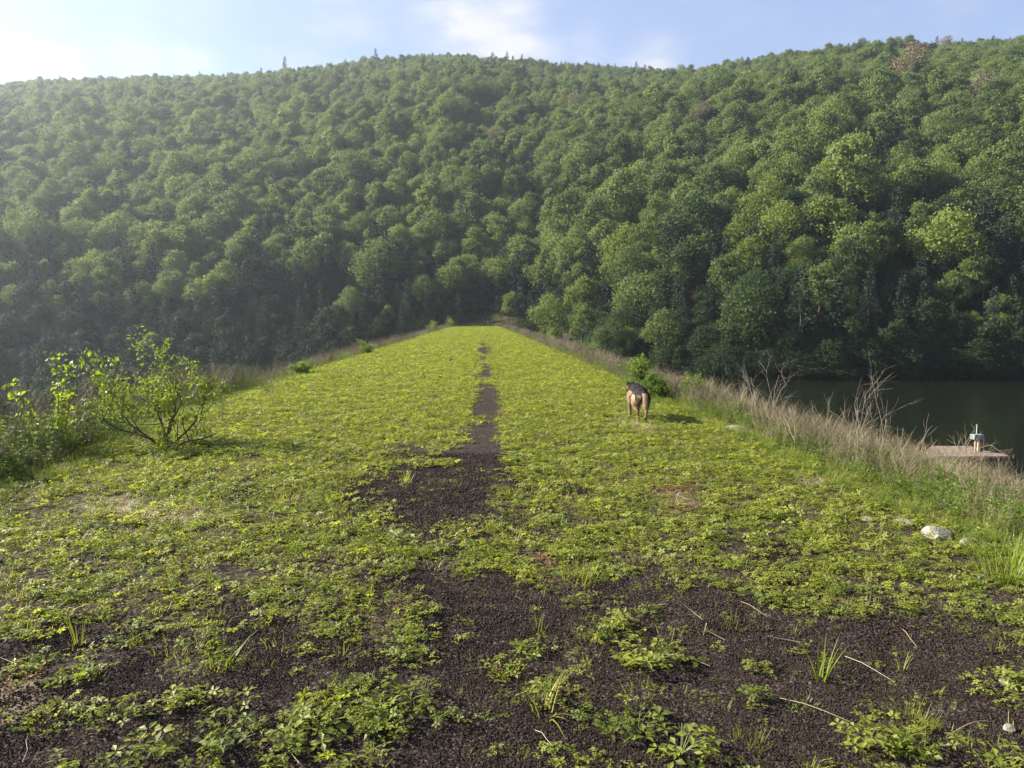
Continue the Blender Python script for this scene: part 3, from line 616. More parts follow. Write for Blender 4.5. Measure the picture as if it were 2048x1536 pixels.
for (y0, y1, dens) in ((1.5, 9, 66), (9, 20, 60), (20, 50, 26), (50, 150, 10)):
    for side in (-1, 1):
        wdt = 6.5 if side > 0 else 4.5
        if y1 <= 20: wdt += 5*(side > 0)
        k = int(dens*wdt*(y1-y0)*(1.5 if y1 <= 20 else 1)); s = RS.rand(k)**1.15*wdt; y = RS.uniform(y0, y1, k); x = XR+.05+s if side > 0 else XL-.1+.95*sstep(14, 8, y)-s
        e = fbm(x, y, 2.2, 3, 71); r = RS.rand(k)
        dryp = np.interp(y, [3, 8, 20, 45], [.10, .24 if side > 0 else .16, .44, .66]); dryp = dryp*sstep(.15, .9, s)+.02
        kp = (s < 1.2) | (RS.rand(k) < .75); grass_l = sstep(.0, .5, s)
        pk = np.where(r < dryp*(e*2), np.where((RS.rand(k) < .55) & (s > .5), RS.randint(0, 4, k), 4+RS.randint(0, 3, k)),
                      np.where(RS.rand(k) < .55, 7+RS.randint(0, 4, k), np.where(RS.rand(k) < .55, 11+RS.randint(0, 3, k), np.where(RS.rand(k) < .75, 14+RS.randint(0, 3, k), 17+RS.randint(0, 2, k)))))
        pk = np.where((s < .45) & (pk < 11), 11+RS.randint(0, 3, k), pk)
        sc = (.55+.5*RS.rand(k))*np.interp(y, [5, 25, 60, 150], [1, 1.1, 1.35, 1.5])*(.55+.45*sstep(0, 1.3, s))
        sc = sc*(1+.55*(side < 0)*(y < 22)*sstep(.3, 1.2, s)); z = H(x, y); kp &= (z > WATER+.1) & visxy(x, y, 700); pts.append(np.column_stack([x, y, z, sc*np.where((pk > 6) & (pk < 11), 1.25, 1), pk])[kp])
A = np.vstack(pts); k = len(A)
scatter('shoulder_weeds', sv, A[:, :3], np.column_stack([RS.randn(k)*.1, RS.randn(k)*.1, RS.rand(k)*6.28]), A[:, 3], A[:, 4], [M['dry'], M['shrub'], M['grass'], M['straw']],
        label='dry brown stalks mixed with green weeds along both edges of the crest', category='weeds')
print('weeds', k)

# ------------------------------------------------------------------ single plants
def grow(g, rs, p, d, L, r, lv, tips, mat=0, curve=.25, nb=3, spread=.7):
    P = [np.array(p)]; dd = np.array(d, float)
    for k in range(4): dd = unit(dd+rs.randn(3)*curve*.5+np.array([0, 0, .05])); P.append(P[-1]+dd*L/4)
    tube(g, P, np.linspace(r, r*.55, 5), 5 if r > .004 else 4, mat); tips.append((P[-1], dd, lv)); tips.append(((P[2]+P[3])/2, dd, lv))
    if lv > 0:
        for k in range(nb):
            t = rs.randint(1, 5); sd = unit(dd+rs.randn(3)*spread+np.array([0, 0, .1])); grow(g, rs, P[t], sd, L*(.5+.25*rs.rand()), r*.55, lv-1, tips, mat, curve, nb, spread)
def weed(seed, h, r=.006, lv=3, lean=(0, 0), nb=3, stems=2):
    rs = np.random.RandomState(seed); g = Geo()
    for s in range(stems): grow(g, rs, (rs.randn()*.03, rs.randn()*.03, -.03), unit(np.array([lean[0]+rs.randn()*.22, lean[1]+rs.randn()*.22, 1.])), h*.62, r, lv, [], 0, .22, nb, .55)
    return g
wl = [(1765, 745, 9.2, 2), (1735, 800, 9.8, 1), (1690, 780, 10.5, 1), (1560, 722, 12.0, 2), (1610, 730, 11.6, 1), (1505, 735, 13.2, 2), (1445, 745, 14.5, 1), (1880, 825, 9.0, 1), (2020, 915, 7.8, 1), (1985, 900, 8.2, 1), (1650, 760, 11, 1), (1390, 735, 16, 1), (1330, 712, 17.5, 1), (1820, 840, 8.6, 1), (1590, 800, 9.6, 1)]
wlab = ['tallest bare forked weed standing against the lake', 'bare weed just left of the tallest one by the lake', 'bare weed between the tallest one and the dry tangle', 'widest bare branching weed at the edge right of the dog', 'bare weed just right of the widest branching one',
        'many branched bare weed halfway between dog and lake', 'thin bare weed over the green bushes right of the dog', 'leaning bare weed left of the wooden dock', 'bare weed in front of the far end of the dock', 'thin bare stalk crossing the dock',
        'bare weed where the lake shore first shows', 'short bare weed above the bushes near the dog', 'farthest bare weed above the leafy bush behind the dog', 'low leaning bare weed on the slope left of the dock', 'bare weed low in the tangle below the lake shore']
for i, (wx, wy, Yd, st) in enumerate(wl):
    x, y, zt = atY(wx, wy, Yd); zb = H1(x, y); h = max(.4, (zt-zb)*.95)
    obj('bare_weed', geo_mesh('bare_weed', weed(800+i, h, .0052+.0006*(i % 3), 3 if i < 8 else 2, ((i % 3-1)*.18, 0), 3, st), [M['twig']], True), None, (x, y, zb), 0, 1.0, label=wlab[i], category='dead weed', group='bare dead weeds along the edges')
for i, (wx, wy, Yd, lb) in enumerate(((545, 725, 14.5, 'bare brown bush on the left edge of the crest'), (20, 790, 9, 'dark bare weeds at the left border below the sapling'), (440, 745, 12, 'thin bare weed right of the leafy shrub'))):
    x, y, zt = atY(wx, wy, Yd); zb = H1(x, y); h = max(.45, min(zt-zb, 1.1))
    obj('bare_weed', geo_mesh('bare_weed', weed(830+i, h, .005, 3, (0, 0), 4, 3 if i != 2 else 1), [M['dry']], True), None, (x, y, zb), 0, 1.0, label=lb, category='dead weed', group='bare dead weeds along the edges')

def plant(name, seed, loc, h, stems, r, lv, leafL, leafW, nl, lmat, smat, label, cat, group=None, nb=3, spread=.7, droop=0.0, lean=None, curve=.25, minlv=1, splay=.5):
    rs = np.random.RandomState(seed); np.random.seed(seed); g = Geo(); tips = []
    for s in range(stems):
        a = s*2*PI/stems+rs.rand(); d = np.array([math.cos(a)*splay*rs.rand(), math.sin(a)*splay*rs.rand(), 1.]) if lean is None else np.array(lean[s % len(lean)], float)
        grow(g, rs, (rs.randn()*.02, rs.randn()*.02, -.04), unit(d), h*.5*(.8+.4*rs.rand()), r, lv, tips, 0, curve, nb, spread)
    f = Geo(); T = [t for t in tips if t[2] <= minlv]; P, D, Nn = [], [], []
    for (p, d, l) in T:
        for k in range(nl):
            q = p+rs.randn(3)*leafL*.7; a = rs.randn(3); P.append(q); D.append(unit(a+d*.4+np.array([0, 0, -droop]))); Nn.append(unit(np.array([0, 0, 1.])+rs.randn(3)*.5))
    s = leafL*(.6+.7*rs.rand(len(P))); leaves(f, P, D, Nn, s, s*leafW, 0, .15)
    e = obj(name, None, None, loc, label=label, category=cat)
    if group: e['group'] = group
    obj('stem', geo_mesh('stem', g, [smat], True), e); obj('foliage', geo_mesh('foliage', f, [lmat]), e); return e
x, y = at(328, 884); zb = H1(x, y)
plant('leafy_shrub', 3, (x, y, zb), 1.5, 7, .016, 3, .050, .42, 9, M['bright'], M['bark'], 'wide leafy shrub with dark crooked stems on the left edge', 'shrub', nb=3, spread=.95, curve=.42,
      lean=[(-.8, .1, .75), (-.5, -.2, 1.1), (-.2, .2, 1.6), (.1, .3, .9), (.3, 0, 1.7), (.6, .2, .9), (.85, -.1, .6)])
x, y, _ = atY(112, 880, 9.6); zb = H1(x, y); hh = atY(100, 722, 9.6)[2]-zb
plant('maple_sapling', 5, (x, y, zb), hh*1.25, 4, .009, 1, .065, .75, 12, M['bright'], M['greenstem'], 'slender sapling with drooping bright leaves at the left border', 'sapling', nb=3, spread=.4, droop=.9, lean=[(-.12, 0, 1.2), (.06, .1, 1.3), (-.3, 0, .9), (.22, 0, .9)], minlv=2, curve=.12)
bl = [(1225, 775, 1.0, 'leafy green bush right behind the dog', .7), (1300, 790, .9, 'bush of yellowish leaves right of the dog', .6), (1390, 790, 1.0, 'tangled yellowish bush on the right slope edge', .7), (1100, 668, 1.6, 'low bush on the right edge near the crest end', 1.6), (1180, 690, 1.4, 'small bush on the right edge below the shore trees', 1.2),
      (866, 661, 1.6, 'round bush on the left edge near the crest end', 1.8), (911, 655, 1.5, 'farthest small bush at the left corner of the crest end', 1.7), (600, 745, .8, 'low green bush beside the bare one on the left edge', .5), (730, 705, 1.0, 'small bush farther along the left edge', .7), (435, 790, .6, 'single leafy sprig right of the shrub', .4),
      (1000, 0, 0, '', 0)]
for i, (bx, by, _, lb, hgt) in enumerate(bl[:-1]):
    x, y = at(bx, by); x = max(x, XR+.25) if bx > 1000 else min(x, XL-.15)
    y = min(y, 150)
    plant('small_bush', 40+i, (x, y, H1(x, y)-.03), hgt*1.15, 6 if hgt > .45 else 1, .008, 2, .055*max(1, hgt), .55, 9, M['shrub'], M['bark'], lb, 'bush', 'bushes along the crest edges', nb=4, spread=.8, splay=1.0)

# foreground plants one can point at
berry = [(1005, 1345, .85), (1072, 1300, .8), (1252, 1255, 1.0), (1300, 1325, 1.2), (1190, 1275, .8), (1275, 1450, 1.2), (1362, 1495, 1.2), (1505, 1395, .75), (1130, 1532, .7), (815, 1400, 1.1), (735, 1445, 1.2), (625, 1440, 1.0), (590, 1505, 1.2), (470, 1490, 1.1), (290, 1520, 1.1), (232, 1445, .9), (382, 1412, .8), (1735, 1480, 1.1), (1975, 1525, 1.0), (1560, 1165, .8), (1290, 1230, .7), (1850, 1490, .9), (1080, 1395, .9)]
blabs = ['strawberry clump with red runner alone on the black gravel below the dog', 'strawberry clump just above the one with the red runner', 'strawberry clump at the top of the middle leafy island', 'widest strawberry clump of the middle leafy island', 'small strawberry clump left in the middle leafy island',
         'strawberry clump below the reddish moss in the lower middle', 'pale rounded strawberry clump at the bottom right of the middle island', 'small lone strawberry plant on gravel left of the upright shoot', 'strawberry leaves cut by the bottom border below the runner clump', 'strawberry clump at the left edge of the gravel track',
         'dense strawberry clump left of the gravel track near the bottom', 'strawberry clump left of the dense one near the bottom', 'strawberry clump touching the bottom border left of the track', 'strawberry clump with large leaves in the lower left', 'lowest left strawberry clump at the bottom border',
         'strawberry clump in the lower left corner above the bottom one', 'single flat strawberry rosette in the left foreground', 'strawberry clump below the feathery tuft at lower right', 'strawberry clump in the bottom right corner', 'bright tuft of leaves at the upper edge of the right gravel',
         'thin strawberry plant above the middle island', 'strawberry clump left of the long dry straw', 'strawberry leaves beside the arching grass blades']
BV = [herb_clump(900+i, 22, .12, .034, .075, 0, 4) for i in range(5)]
BS = []
for i in range(5):
    g = Geo(); rs = np.random.RandomState(i)
    for k in range(9): a = rs.rand()*6.28; tube(g, [(0, 0, -.01), (math.cos(a)*.04, math.sin(a)*.04, .03), (math.cos(a)*.08, math.sin(a)*.08, .05)], [.0016, .0013, .001], 3)
    BS.append(geo_mesh('stem', g, [M['greenstem']]))
BM = [geo_mesh('foliage', g, [M['herb']]) for g in BV]
for i, ((bx, by, s), lb) in enumerate(zip(berry, blabs)):
    x, y = at(bx, by); e = obj('strawberry_plant', None, None, (x, y, H1(x, y)), RS.rand()*6, s, label=lb, category='strawberry plant', group='strawberry plants in the foreground')
    obj('foliage', BM[i % 5], e); obj('stem', BS[i % 5], e)
    if i == 0:
        g = Geo(); tube(g, [(0, 0, .02), (-.06, -.05, .006), (-.05, -.1, .004)], [.002]*3, 4); tube(g, [(0, 0, .02), (-.08, .02, .01), (-.16, .03, .004)], [.002]*3, 4)
        r_ = obj('runner', geo_mesh('runner', g, [M['redstem']]), e, label='red runner stem')
tufts = [(442, 1330, 26, .08, .17, .007, .8, .5, 'broad bladed grass tuft in the left foreground', 2), (1090, 1420, 14, .05, .15, .010, .9, .8, 'arching broad grass blades in the lower middle', 2), (1640, 1350, 12, .03, .22, .009, .5, .4, 'upright yellow-green shoot on the right gravel', 2), (1155, 1168, 40, .12, .16, .006, .9, .5, 'dense grass tuft at the upper edge of the middle gravel', 2),
         (1500, 1478, 90, .07, .07, .002, .9, .2, 'fine feathery tuft on the gravel at lower right', 2), (1825, 1440, 120, .10, .09, .002, .9, .2, 'larger feathery tuft near the right stones', 2), (158, 1290, 8, .03, .22, .008, .4, .3, 'tall thin grass blades at the left', 2), (2015, 1150, 120, .16, .34, .006, .7, .5, 'big bright grass clump at the right border', 2),
         (1465, 1170, 24, .05, .09, .004, .7, .4, 'small grass tuft at the upper right of the gravel', 2), (1030, 1150, 26, .08, .10, .005, .9, .5, 'low grass tuft left of the dense one', 2), (1470, 1255, 22, .06, .10, .004, .7, .5, 'thin grass tuft in the right gravel', 2), (1800, 1330, 10, .03, .13, .005, .5, .3, 'small upright shoot right of the yellow-green one', 2),
         (1075, 1260, 14, .04, .12, .003, .5, .3, 'wispy grass above the strawberry clump on gravel', 2), (810, 970, 14, .06, .13, .008, .6, .3, 'bright leafy tuft on the dark gravel patch', 2)]
for i, (bx, by, n_, R_, h_, w_, spd, bd, lb, mi) in enumerate(tufts):
    x, y = at(bx, by); g = grass_clump(950+i, n_, R_, h_, w_, 0, spd, bd)
    obj('grass_tuft', geo_mesh('grass_tuft', g, [M['grass'] if i not in (7, 13, 2) else M['bright']]), None, (x, y, H1(x, y)), RS.rand()*6, 1.0, label=lb, category='grass tuft', group='grass tufts in the foreground')

# stones
def stone(seed, sx, sy, sz):
    rs = np.random.RandomState(seed); import bmesh
    bm = bmesh.new(); bmesh.ops.create_icosphere(bm, subdivisions=3, radius=1)
    pl = [(unit(rs.randn(3)), .6+.25*rs.rand()) for _ in range(11)]
    for v in bm.verts:
        c = np.array(v.co)
        for nrm, d in pl:
            t = c@nrm
            if t > d: c = c-nrm*(t-d)*.9
        c = c+rs.randn(3)*.012; v.co = (c[0]*sx, c[1]*sy, c[2]*sz)
    me = bpy.data.meshes.new('stone'); bm.to_mesh(me); bm.free(); me.materials.append(M['stone']); return me
for i, (sx_, sy_, a, b_, c_, lb) in enumerate(((1873, 1064, .13, .10, .08, 'biggest pale stone on the right edge among the weeds'), (1812, 1042, .10, .07, .05, 'flat pale stone left of the biggest one'), (1470, 860, .22, .14, .10, 'grey stone in the weeds right of the dog'), (1940, 1085, .12, .09, .05, 'low brown-grey stone right of the biggest one'),
        (2010, 1358, .035, .03, .025, 'small white stone near the right border'), (1738, 1035, .05, .04, .03, 'small stone left of the flat one on the right edge'), (1965, 1150, .04, .035, .035, 'little pale stone beside the big grass clump'), (2020, 1450, .03, .024, .02, 'pinkish stone in the bottom right gravel'))):
    x, y = at(sx_, sy_); z = H1(x, y)
    if x > XR: x, y = at(sx_, sy_, z)
    z = H1(x, y); obj('stone', stone(i, a, b_, c_), None, (x, y, z+c_*.12), RS.rand()*6, 1.0, label=lb, category='stone', group='pale stones at the right side')
# twigs and single straws lying about
tw = [(1892, 1468, 1975, 1395, .05, 'long pale straw leaning up in the lower right'), (1480, 1205, 1535, 1228, .01, 'pale straw at the upper edge of the right gravel'), (1690, 1310, 1790, 1350, .01, 'long thin twig across the right gravel'), (1800, 1250, 1835, 1278, .01, 'short pale straw in the right green edge'), (45, 1530, 55, 1460, .02, 'pale stem at the bottom left corner'),
      (1070, 1455, 1105, 1480, .008, 'small curved straw on the bottom gravel'), (520, 1107, 560, 1100, .01, 'light leaf stalk on the left green'), (1330, 1310, 1420, 1325, .008, 'thin twig right of the middle leafy island'), (1560, 1390, 1700, 1430, .008, 'thin runner twig below the upright shoot'), (40, 1000, 95, 985, .02, 'dead stem lying at the left border')]
for i, (x0, y0, x1, y1, zz, lb) in enumerate(tw):
    a = at(x0, y0); b_ = at(x1, y1, zz*2.5); za, zb = H1(*a)+.006, H1(*b_)+zz+.006
    c0 = np.array([a[0], a[1], za]); g = Geo(); e_ = np.array([b_[0], b_[1], zb])-c0
    tube(g, [np.zeros(3), e_*.35+np.array([.006, .01, .006]), e_*.7+np.array([-.004, .006, .008]), e_], [.0014, .0013, .0011, .0007], 5)
    obj('dry_straw', geo_mesh('dry_straw', g, [M['straw']], True), None, tuple(c0), label=lb, category='straw', group='single straws and twigs on the track')

# ------------------------------------------------------------------ dock
M['deck'] = plain_mat('weathered_deck_boards', (.11, .080, .062), (.18, .135, .105), 3, .85, .4, c3=(.27, .21, .165))
M['post'] = plain_mat('tan_painted_post', (.30, .20, .13), (.58, .44, .32), 5, .7, .2)
M['housing'] = plain_mat('grey_metal_box', (.13, .145, .145), (.22, .24, .24), 4, .5, .1)
M['under'] = plain_mat('dark_dock_wood', (.03, .022, .018), (.07, .05, .04), 4, .8, .4)  # darker wood for the dock frame and one post
M['pale'] = plain_mat('bleached_wood', (.34, .31, .27), (.5, .47, .42), 6, .8, .3)
def box(g, c, s, mat=0, rz=0.0, bev=.0):
    c = np.array(c, float); s = np.array(s, float)/2; V = np.array([(x, y, z) for x in (-1, 1) for y in (-1, 1) for z in (-1, 1)])*s
    ca, sa = math.cos(rz), math.sin(rz); V = V@np.array([(ca, sa, 0), (-sa, ca, 0), (0, 0, 1)])+c
    g.add(V, [(0, 1, 3, 2), (4, 6, 7, 5), (0, 4, 5, 1), (2, 3, 7, 6), (0, 2, 6, 4), (1, 5, 7, 3)], mat)
def bevel(o, w): m_ = o.modifiers.new('edge', 'BEVEL'); m_.width = w; m_.segments = 2; return o
ZD = WATER+.75
p0 = at(1845, 893, ZD); 
# deck corners from the photo, all on the deck plane
C = [at(1820, 913, ZD), at(2020, 912.5, ZD), at(1985, 907, ZD), at(1945, 891, ZD), at(1830, 890, ZD)]
dc = np.mean([c for c in C], axis=0); yd = dc[1]; sc_ = F/yd
dock = obj('wooden_dock', None, None, (dc[0], dc[1], ZD), label='low weathered wooden dock with grey box on posts at the lake edge', category='dock')
def prism(poly, z0, z1):
    g = Geo(); n_ = len(poly); V = [(a, b_, z0) for a, b_ in poly]+[(a, b_, z1) for a, b_ in poly]; g.add(V, [(i, (i+1) % n_, n_+(i+1) % n_, n_+i) for i in range(n_)])
    for k in range(1, n_-1): g.add([V[0], V[k+1], V[k]], [(0, 1, 2)]); g.add([V[n_], V[n_+k], V[n_+k+1]], [(0, 1, 2)])
    return g
def rel(px_, py_, z): a = at(px_, py_, z); return a[0]-dc[0], a[1]-dc[1]
fp = [rel(1868, 913, ZD), rel(2020, 912.5, ZD), rel(2004, 906.5, ZD), rel(1963, 904.5, ZD), rel(1928, 903.5, ZD), rel(1850, 903, ZD)]
bp = [rel(1852, 902.5, ZD), rel(1927, 902.8, ZD), rel(1985, 903.2, ZD), rel(1965, 898.5, ZD), rel(1943, 891, ZD), rel(1864, 890.5, ZD)]
obj('deck_panel', geo_mesh('deck_panel', prism(fp, -.10, 0), [M['deck']]), dock); obj('deck_panel', geo_mesh('deck_panel', prism(bp, -.14, -.03), [M['deck']]), dock)
g = Geo()
for k in range(-2, 3): box(g, (k*.8+.3, fp[0][1]+.25, -.25), (.10, .10, .5))
box(g, (0, fp[0][1]+.2, -.24), (3.6, .08, .2)); obj('frame', geo_mesh('frame', g, [M['under']]), dock)
for (qx, qy0, qy1, zt, wd) in ((1950, 902, 881, .56, .07), (1956, 903, 881, .56, .09), (1961.5, 902.5, 881, .56, .13), (1965, 900, 882, .58, .08)):
    a, b_ = rel(qx, qy0, ZD); g = Geo(); tube(g, [(0, 0, -.05), (0, 0, zt*.5), (0, 0, zt)], [wd*.6]*3, 8); obj('post', geo_mesh('post', g, [M['post'] if qx != 1961.5 else M['under']], True), dock, (a, b_, 0))
a, b_ = rel(1951.5, 902, ZD); g = Geo(); box(g, (0, 0, .68), (.5, .32, .24), 0, .12); hb = bevel(obj('box', geo_mesh('box', g, [M['housing']]), dock, (a+.02, b_, 0)), .02)
g = Geo(); tube(g, [(0, 0, .80), (0, 0, 1.05), (0, 0, 1.28)], [.025, .025, .02], 6); obj('rod', geo_mesh('rod', g, [M['pale']], True), dock, (a, b_, 0))
g = Geo(); s0 = np.array([*rel(1925, 911.5, ZD), -.06]); s1 = np.array([*rel(1943, 940, WATER+.15), -.6]); tube(g, [s0, (s0+s1)/2, s1], [.06, .07, .05], 7); obj('brace', geo_mesh('brace', g, [M['pale']], True), dock)

# ------------------------------------------------------------------ dog
def dog_fur():
    m, nt, nd, lk = new_mat('tan_and_black_fur')
    a = N(nt, 'ShaderNodeAttribute', attribute_name='black').outputs['Fac']; c_ = N(nt, 'ShaderNodeAttribute', attribute_name='cream').outputs['Fac']
    tc = N(nt, 'ShaderNodeTexCoord'); mp = N(nt, 'ShaderNodeMapping'); mp.inputs['Scale'].default_value = (60, 18, 14); lk.new(tc.outputs['Object'], mp.inputs[0])
    n1 = noise_n(nt, mp.outputs[0], 1.6, 5, .7); tan = ramp(nt, n1, [(.3, (.13, .080, .040)), (.7, (.29, .185, .10))])
    tan = mixc(nt, c_, tan, (.42, .31, .20)); bl_ = ramp(nt, n1, [(.35, (.004, .0035, .004)), (.75, (.016, .013, .013))])
    f = mathn(nt, 'ADD', a, mathn(nt, 'MULTIPLY', mathn(nt, 'SUBTRACT', n1, .5), .7)); mr = N(nt, 'ShaderNodeMapRange'); mr.inputs[1].default_value = .35; mr.inputs[2].default_value = .65; lk.new(f, mr.inputs[0])
    p = N(nt, 'ShaderNodeBsdfPrincipled'); p.inputs['Roughness'].default_value = .7; p.inputs['Specular IOR Level'].default_value = .25; p.inputs['Sheen Weight'].default_value = .05
    lk.new(mixc(nt, mr.outputs[0], tan, bl_), p.inputs['Base Color']); b = N(nt, 'ShaderNodeBump'); b.inputs['Strength'].default_value = .6; b.inputs['Distance'].default_value = .006
    lk.new(n1, b.inputs['Height']); lk.new(b.outputs[0], p.inputs['Normal']); o = N(nt, 'ShaderNodeOutputMaterial'); lk.new(p.outputs[0], o.inputs[0]); return m
def loft(g, P, RX, RZ, n=16):
    """closed tube of elliptical sections; RX sideways, RZ in the plane of the path"""
    P = np.asarray(P, float); T = np.gradient(P, axis=0); T = unit(T); vs = []; n_ = len(P)
    P2 = [P[0]-T[0]*min(RX[0], RZ[0])*.5]+list(P)+[P[-1]+T[-1]*min(RX[-1], RZ[-1])*.5]; T2 = [T[0]]+list(T)+[T[-1]]; R1 = [RX[0]*.5]+list(RX)+[RX[-1]*.5]; R2 = [RZ[0]*.5]+list(RZ)+[RZ[-1]*.5]
    for p, t, a, b_ in zip(P2, T2, R1, R2):
        side = np.array([1., 0, 0]); side = unit(side-t*(side@t)); oth = np.cross(t, side); an = np.arange(n)*2*PI/n
        vs.append(p+np.cos(an)[:, None]*side*a+np.sin(an)[:, None]*oth*b_)
    V = np.vstack(vs+[[P2[0]], [P2[-1]]]); m_ = len(P2); Q = [(i*n+k, i*n+(k+1) % n, (i+1)*n+(k+1) % n, (i+1)*n+k) for i in range(m_-1) for k in range(n)]
    g.add(V, Q); base = g.n-len(V)
    c0, c1 = len(V)-2, len(V)-1
    g.q.append(np.array([(c0, (k+1) % n, k, -1) for k in range(n)]+[(c1, (m_-1)*n+k, (m_-1)*n+(k+1) % n, -1) for k in range(n)])); g.q[-1] = np.where(g.q[-1] < 0, -1, g.q[-1]+base); g.m.append(np.zeros(2*n, int))
def build_dog():
    g = Geo()
    loft(g, [(0, -.42, .455), (0, -.36, .47), (0, -.27, .475), (0, -.14, .47), (0, 0, .465), (0, .14, .46), (0, .26, .46), (0, .35, .475)], [.07, .115, .135, .13, .14, .145, .125, .08], [.07, .115, .13, .12, .145, .17, .165, .10])
    loft(g, [(0, .28, .50), (-.005, .38, .51), (-.012, .47, .51), (-.018, .54, .505)], [.10, .09, .08, .065], [.12, .105, .09, .075])
    loft(g, [(-.018, .51, .51), (-.02, .57, .51), (-.02, .62, .495), (-.02, .68, .475), (-.02, .76, .455), (-.02, .79, .45)], [.06, .075, .062, .042, .032, .02], [.06, .07, .058, .042, .034, .022])
    for s in (-1, 1): loft(g, [(-.018+s*.048, .545, .55), (-.018+s*.056, .545, .58), (-.018+s*.06, .545, .612), (-.018+s*.062, .543, .64)], [.034, .030, .019, .006], [.016, .014, .010, .005], 10)
    # tail, hanging with a slight curve
    loft(g, [(.01, -.40, .53), (.025, -.455, .505), (.04, -.50, .44), (.045, -.515, .36), (.035, -.51, .28), (.02, -.49, .215)], [.032, .042, .054, .060, .054, .022], [.030, .042, .052, .058, .050, .02], 12)
    # hind legs: thigh, shank, hock, pastern, paw
    def leg(P, RX, RZ): loft(g, P, [a*1.16 for a in RX], [a*1.14 for a in RZ], 12)
    leg([(-.075, -.27, .46), (-.095, -.27, .38), (-.105, -.24, .30), (-.095, -.26, .24), (-.075, -.34, .175)], [.07, .078, .062, .042, .024], [.11, .115, .085, .05, .028])
    leg([(-.075, -.345, .18), (-.062, -.335, .11), (-.05, -.32, .045)], [.022, .020, .024], [.028, .022, .024]); leg([(-.05, -.34, .026), (-.05, -.29, .026), (-.05, -.25, .02)], [.026, .034, .024], [.022, .024, .016])
    leg([(.075, -.27, .46), (.095, -.29, .38), (.105, -.28, .30), (.095, -.34, .24), (.075, -.42, .20)], [.07, .078, .062, .042, .024], [.11, .115, .085, .05, .028])
    leg([(.075, -.425, .205), (.065, -.44, .13), (.055, -.455, .065)], [.022, .020, .024], [.028, .022, .024]); leg([(.055, -.465, .07), (.055, -.445, .03), (.055, -.43, .012)], [.028, .034, .022], [.022, .022, .014])
    # fore legs
    leg([(-.085, .26, .45), (-.10, .25, .36), (-.10, .20, .28), (-.10, .23, .17), (-.10, .19, .06)], [.05, .058, .042, .028, .024], [.09, .08, .05, .03, .024]); leg([(-.10, .18, .03), (-.10, .235, .024)], [.026, .028], [.022, .018])
    leg([(.085, .26, .45), (.10, .27, .36), (.10, .27, .28), (.10, .36, .17), (.10, .42, .06)], [.05, .058, .042, .028, .024], [.09, .08, .05, .03, .024]); leg([(.10, .42, .03), (.10, .48, .024)], [.026, .028], [.022, .018])
    me = geo_mesh('dog', g, []); o = obj('dog', me)
    r = o.modifiers.new('r', 'REMESH'); r.mode = 'VOXEL'; r.voxel_size = .010; s = o.modifiers.new('s', 'SMOOTH'); s.iterations = 4; s.factor = .5
    dg = bpy.context.evaluated_depsgraph_get(); m2 = bpy.data.meshes.new_from_object(o.evaluated_get(dg)); o.modifiers.clear(); o.data = m2; m2.name = 'dog'
    n_ = len(m2.vertices); co = np.empty(n_*3); m2.vertices.foreach_get('co', co); co = co.reshape(-1, 3); x, y, z = co.T
    tail = (y < -.425) & (z > .19) & (x > -.02)
    saddle = sstep(.46, .53, z - .18*np.abs(x) + .10*sstep(-.1, .2, y)*0)*sstep(.42, .28, np.abs(y+.03)) 
    saddle = np.maximum(saddle, sstep(.475, .53, z)*(y > -.44)*(y < .5)); saddle = np.maximum(saddle, sstep(.03, .09, x)*sstep(.30, .38, z)*.95*(y < .3)); saddle = np.maximum(saddle, sstep(.035, .015, np.abs(x+.012))*sstep(.22, .30, z)*(y < -.3)*.9); saddle = np.maximum(saddle, sstep(.43, .50, z)*(np.abs(x) > .02)*.8*(y < -.2)); saddle = np.maximum(saddle, sstep(-.145, -.12, x)*sstep(-.08, -.12, x)*sstep(.30, .40, z)*.7)
    black = np.where(tail, sstep(.07, .085, x)+sstep(.50, .52, z), saddle)
    black = np.maximum(black, sstep(.545, .56, z)*(y > .45)); black = np.maximum(black, (y > .66)*1.0)
    black = np.maximum(black, ((z < .075) & (np.abs(x-.055) < .04) & (y < -.40))*1.0)
    cream = np.where(tail, sstep(.38, .24, z)*.6+.4, sstep(.16, .06, np.abs(z-.36))*sstep(-.15, -.3, y)*.6+sstep(-.12, -.14, x)*.3)
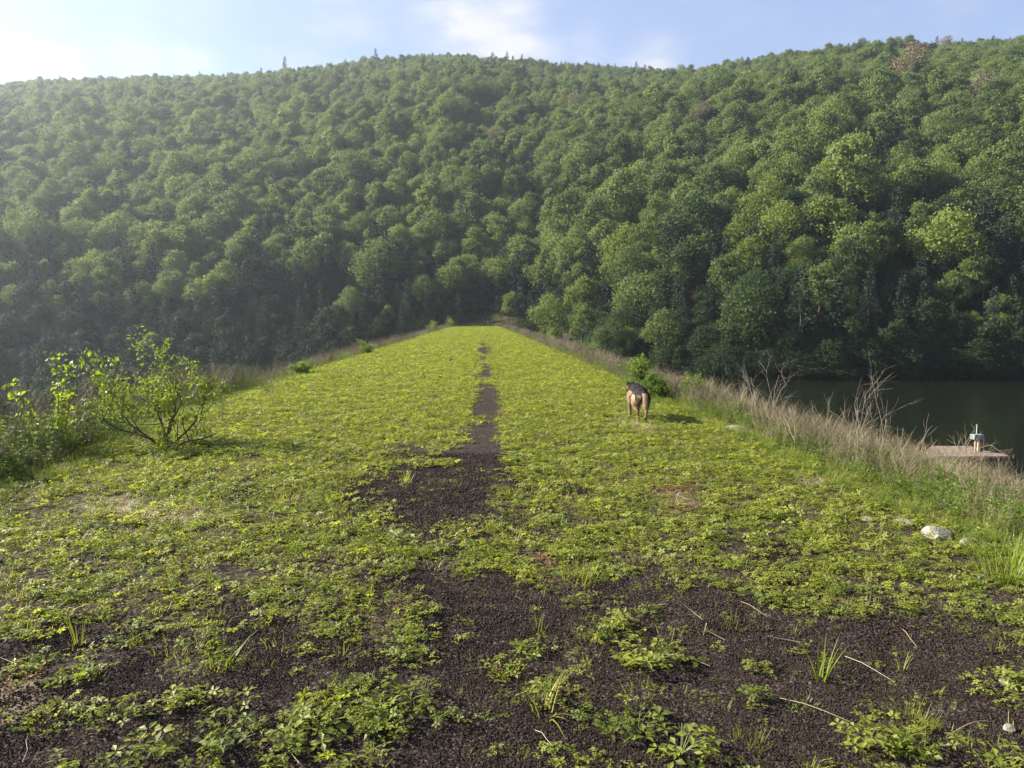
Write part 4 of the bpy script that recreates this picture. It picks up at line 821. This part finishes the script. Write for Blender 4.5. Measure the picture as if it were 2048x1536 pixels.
    for k, arr in (('black', black), ('cream', cream)): a = m2.attributes.new(k, 'FLOAT', 'POINT'); a.data.foreach_set('value', np.clip(arr, 0, 1).astype(np.float32))
    m2.materials.append(dog_fur()); m2.polygons.foreach_set('use_smooth', np.ones(len(m2.polygons), bool)); m2.update()
    # short coat: many small hairs lying back and down, as a child of the body
    nr = np.empty(n_*3); m2.vertices.foreach_get('normal', nr); nr = nr.reshape(-1, 3); rs = np.random.RandomState(5); k = rs.choice(n_, min(n_, 9000), replace=False); k = k[(z[k] > .09)]
    P = co[k]; Nn = nr[k]; lay = np.array([0, -.8, -.75]); D = unit(lay-Nn*(Nn@lay)[:, None]+Nn*.38+rs.randn(len(k), 3)*.12)
    L = np.where(tail[k], .055, np.where(P[:, 1] < -.2, .040, .028))*(.7+.5*rs.rand(len(k))); S = unit(np.cross(D, Nn))*.0022; V = np.stack([P-S, P+S, P+D*L[:, None]], 1).reshape(-1, 3); i3 = np.arange(len(k))[:, None]*3
    V_, Q_ = V, np.hstack([i3+np.array([[0, 1, 2]]), -np.ones((len(k), 1), int)])
    fm = mesh_from('fur', V_, Q_, np.zeros(len(Q_)), np.zeros(len(V_)), [m2.materials[0]], False, {'black': ('FLOAT', np.repeat(np.clip(black[k], 0, 1), 3)), 'cream': ('FLOAT', np.repeat(np.clip(cream[k], 0, 1), 3))})
    obj('fur', fm, o); return o
dx, dy = at(1283, 838)
dogo = build_dog(); dogo.location = (dx+.0, dy+.34, H1(dx, dy+.3)+.0); dogo.scale = (.85, .92, .92)
dogo['label'] = 'tan and black shepherd dog walking away along the right of the track'; dogo['category'] = 'dog'

# ------------------------------------------------------------------ haze
m, nt, nd, lk = new_mat('valley_haze')
pv = N(nt, 'ShaderNodeVolumePrincipled'); pv.inputs['Color'].default_value = (.80, .90, 1, 1); pv.inputs['Density'].default_value = .00034; pv.inputs['Anisotropy'].default_value = .6
o_ = N(nt, 'ShaderNodeOutputMaterial'); lk.new(pv.outputs[0], o_.inputs['Volume'])
g = Geo(); box(g, (0, 460, 86), (1500, 1160, 230)); obj('haze', geo_mesh('haze', g, [m]), kind='stuff')
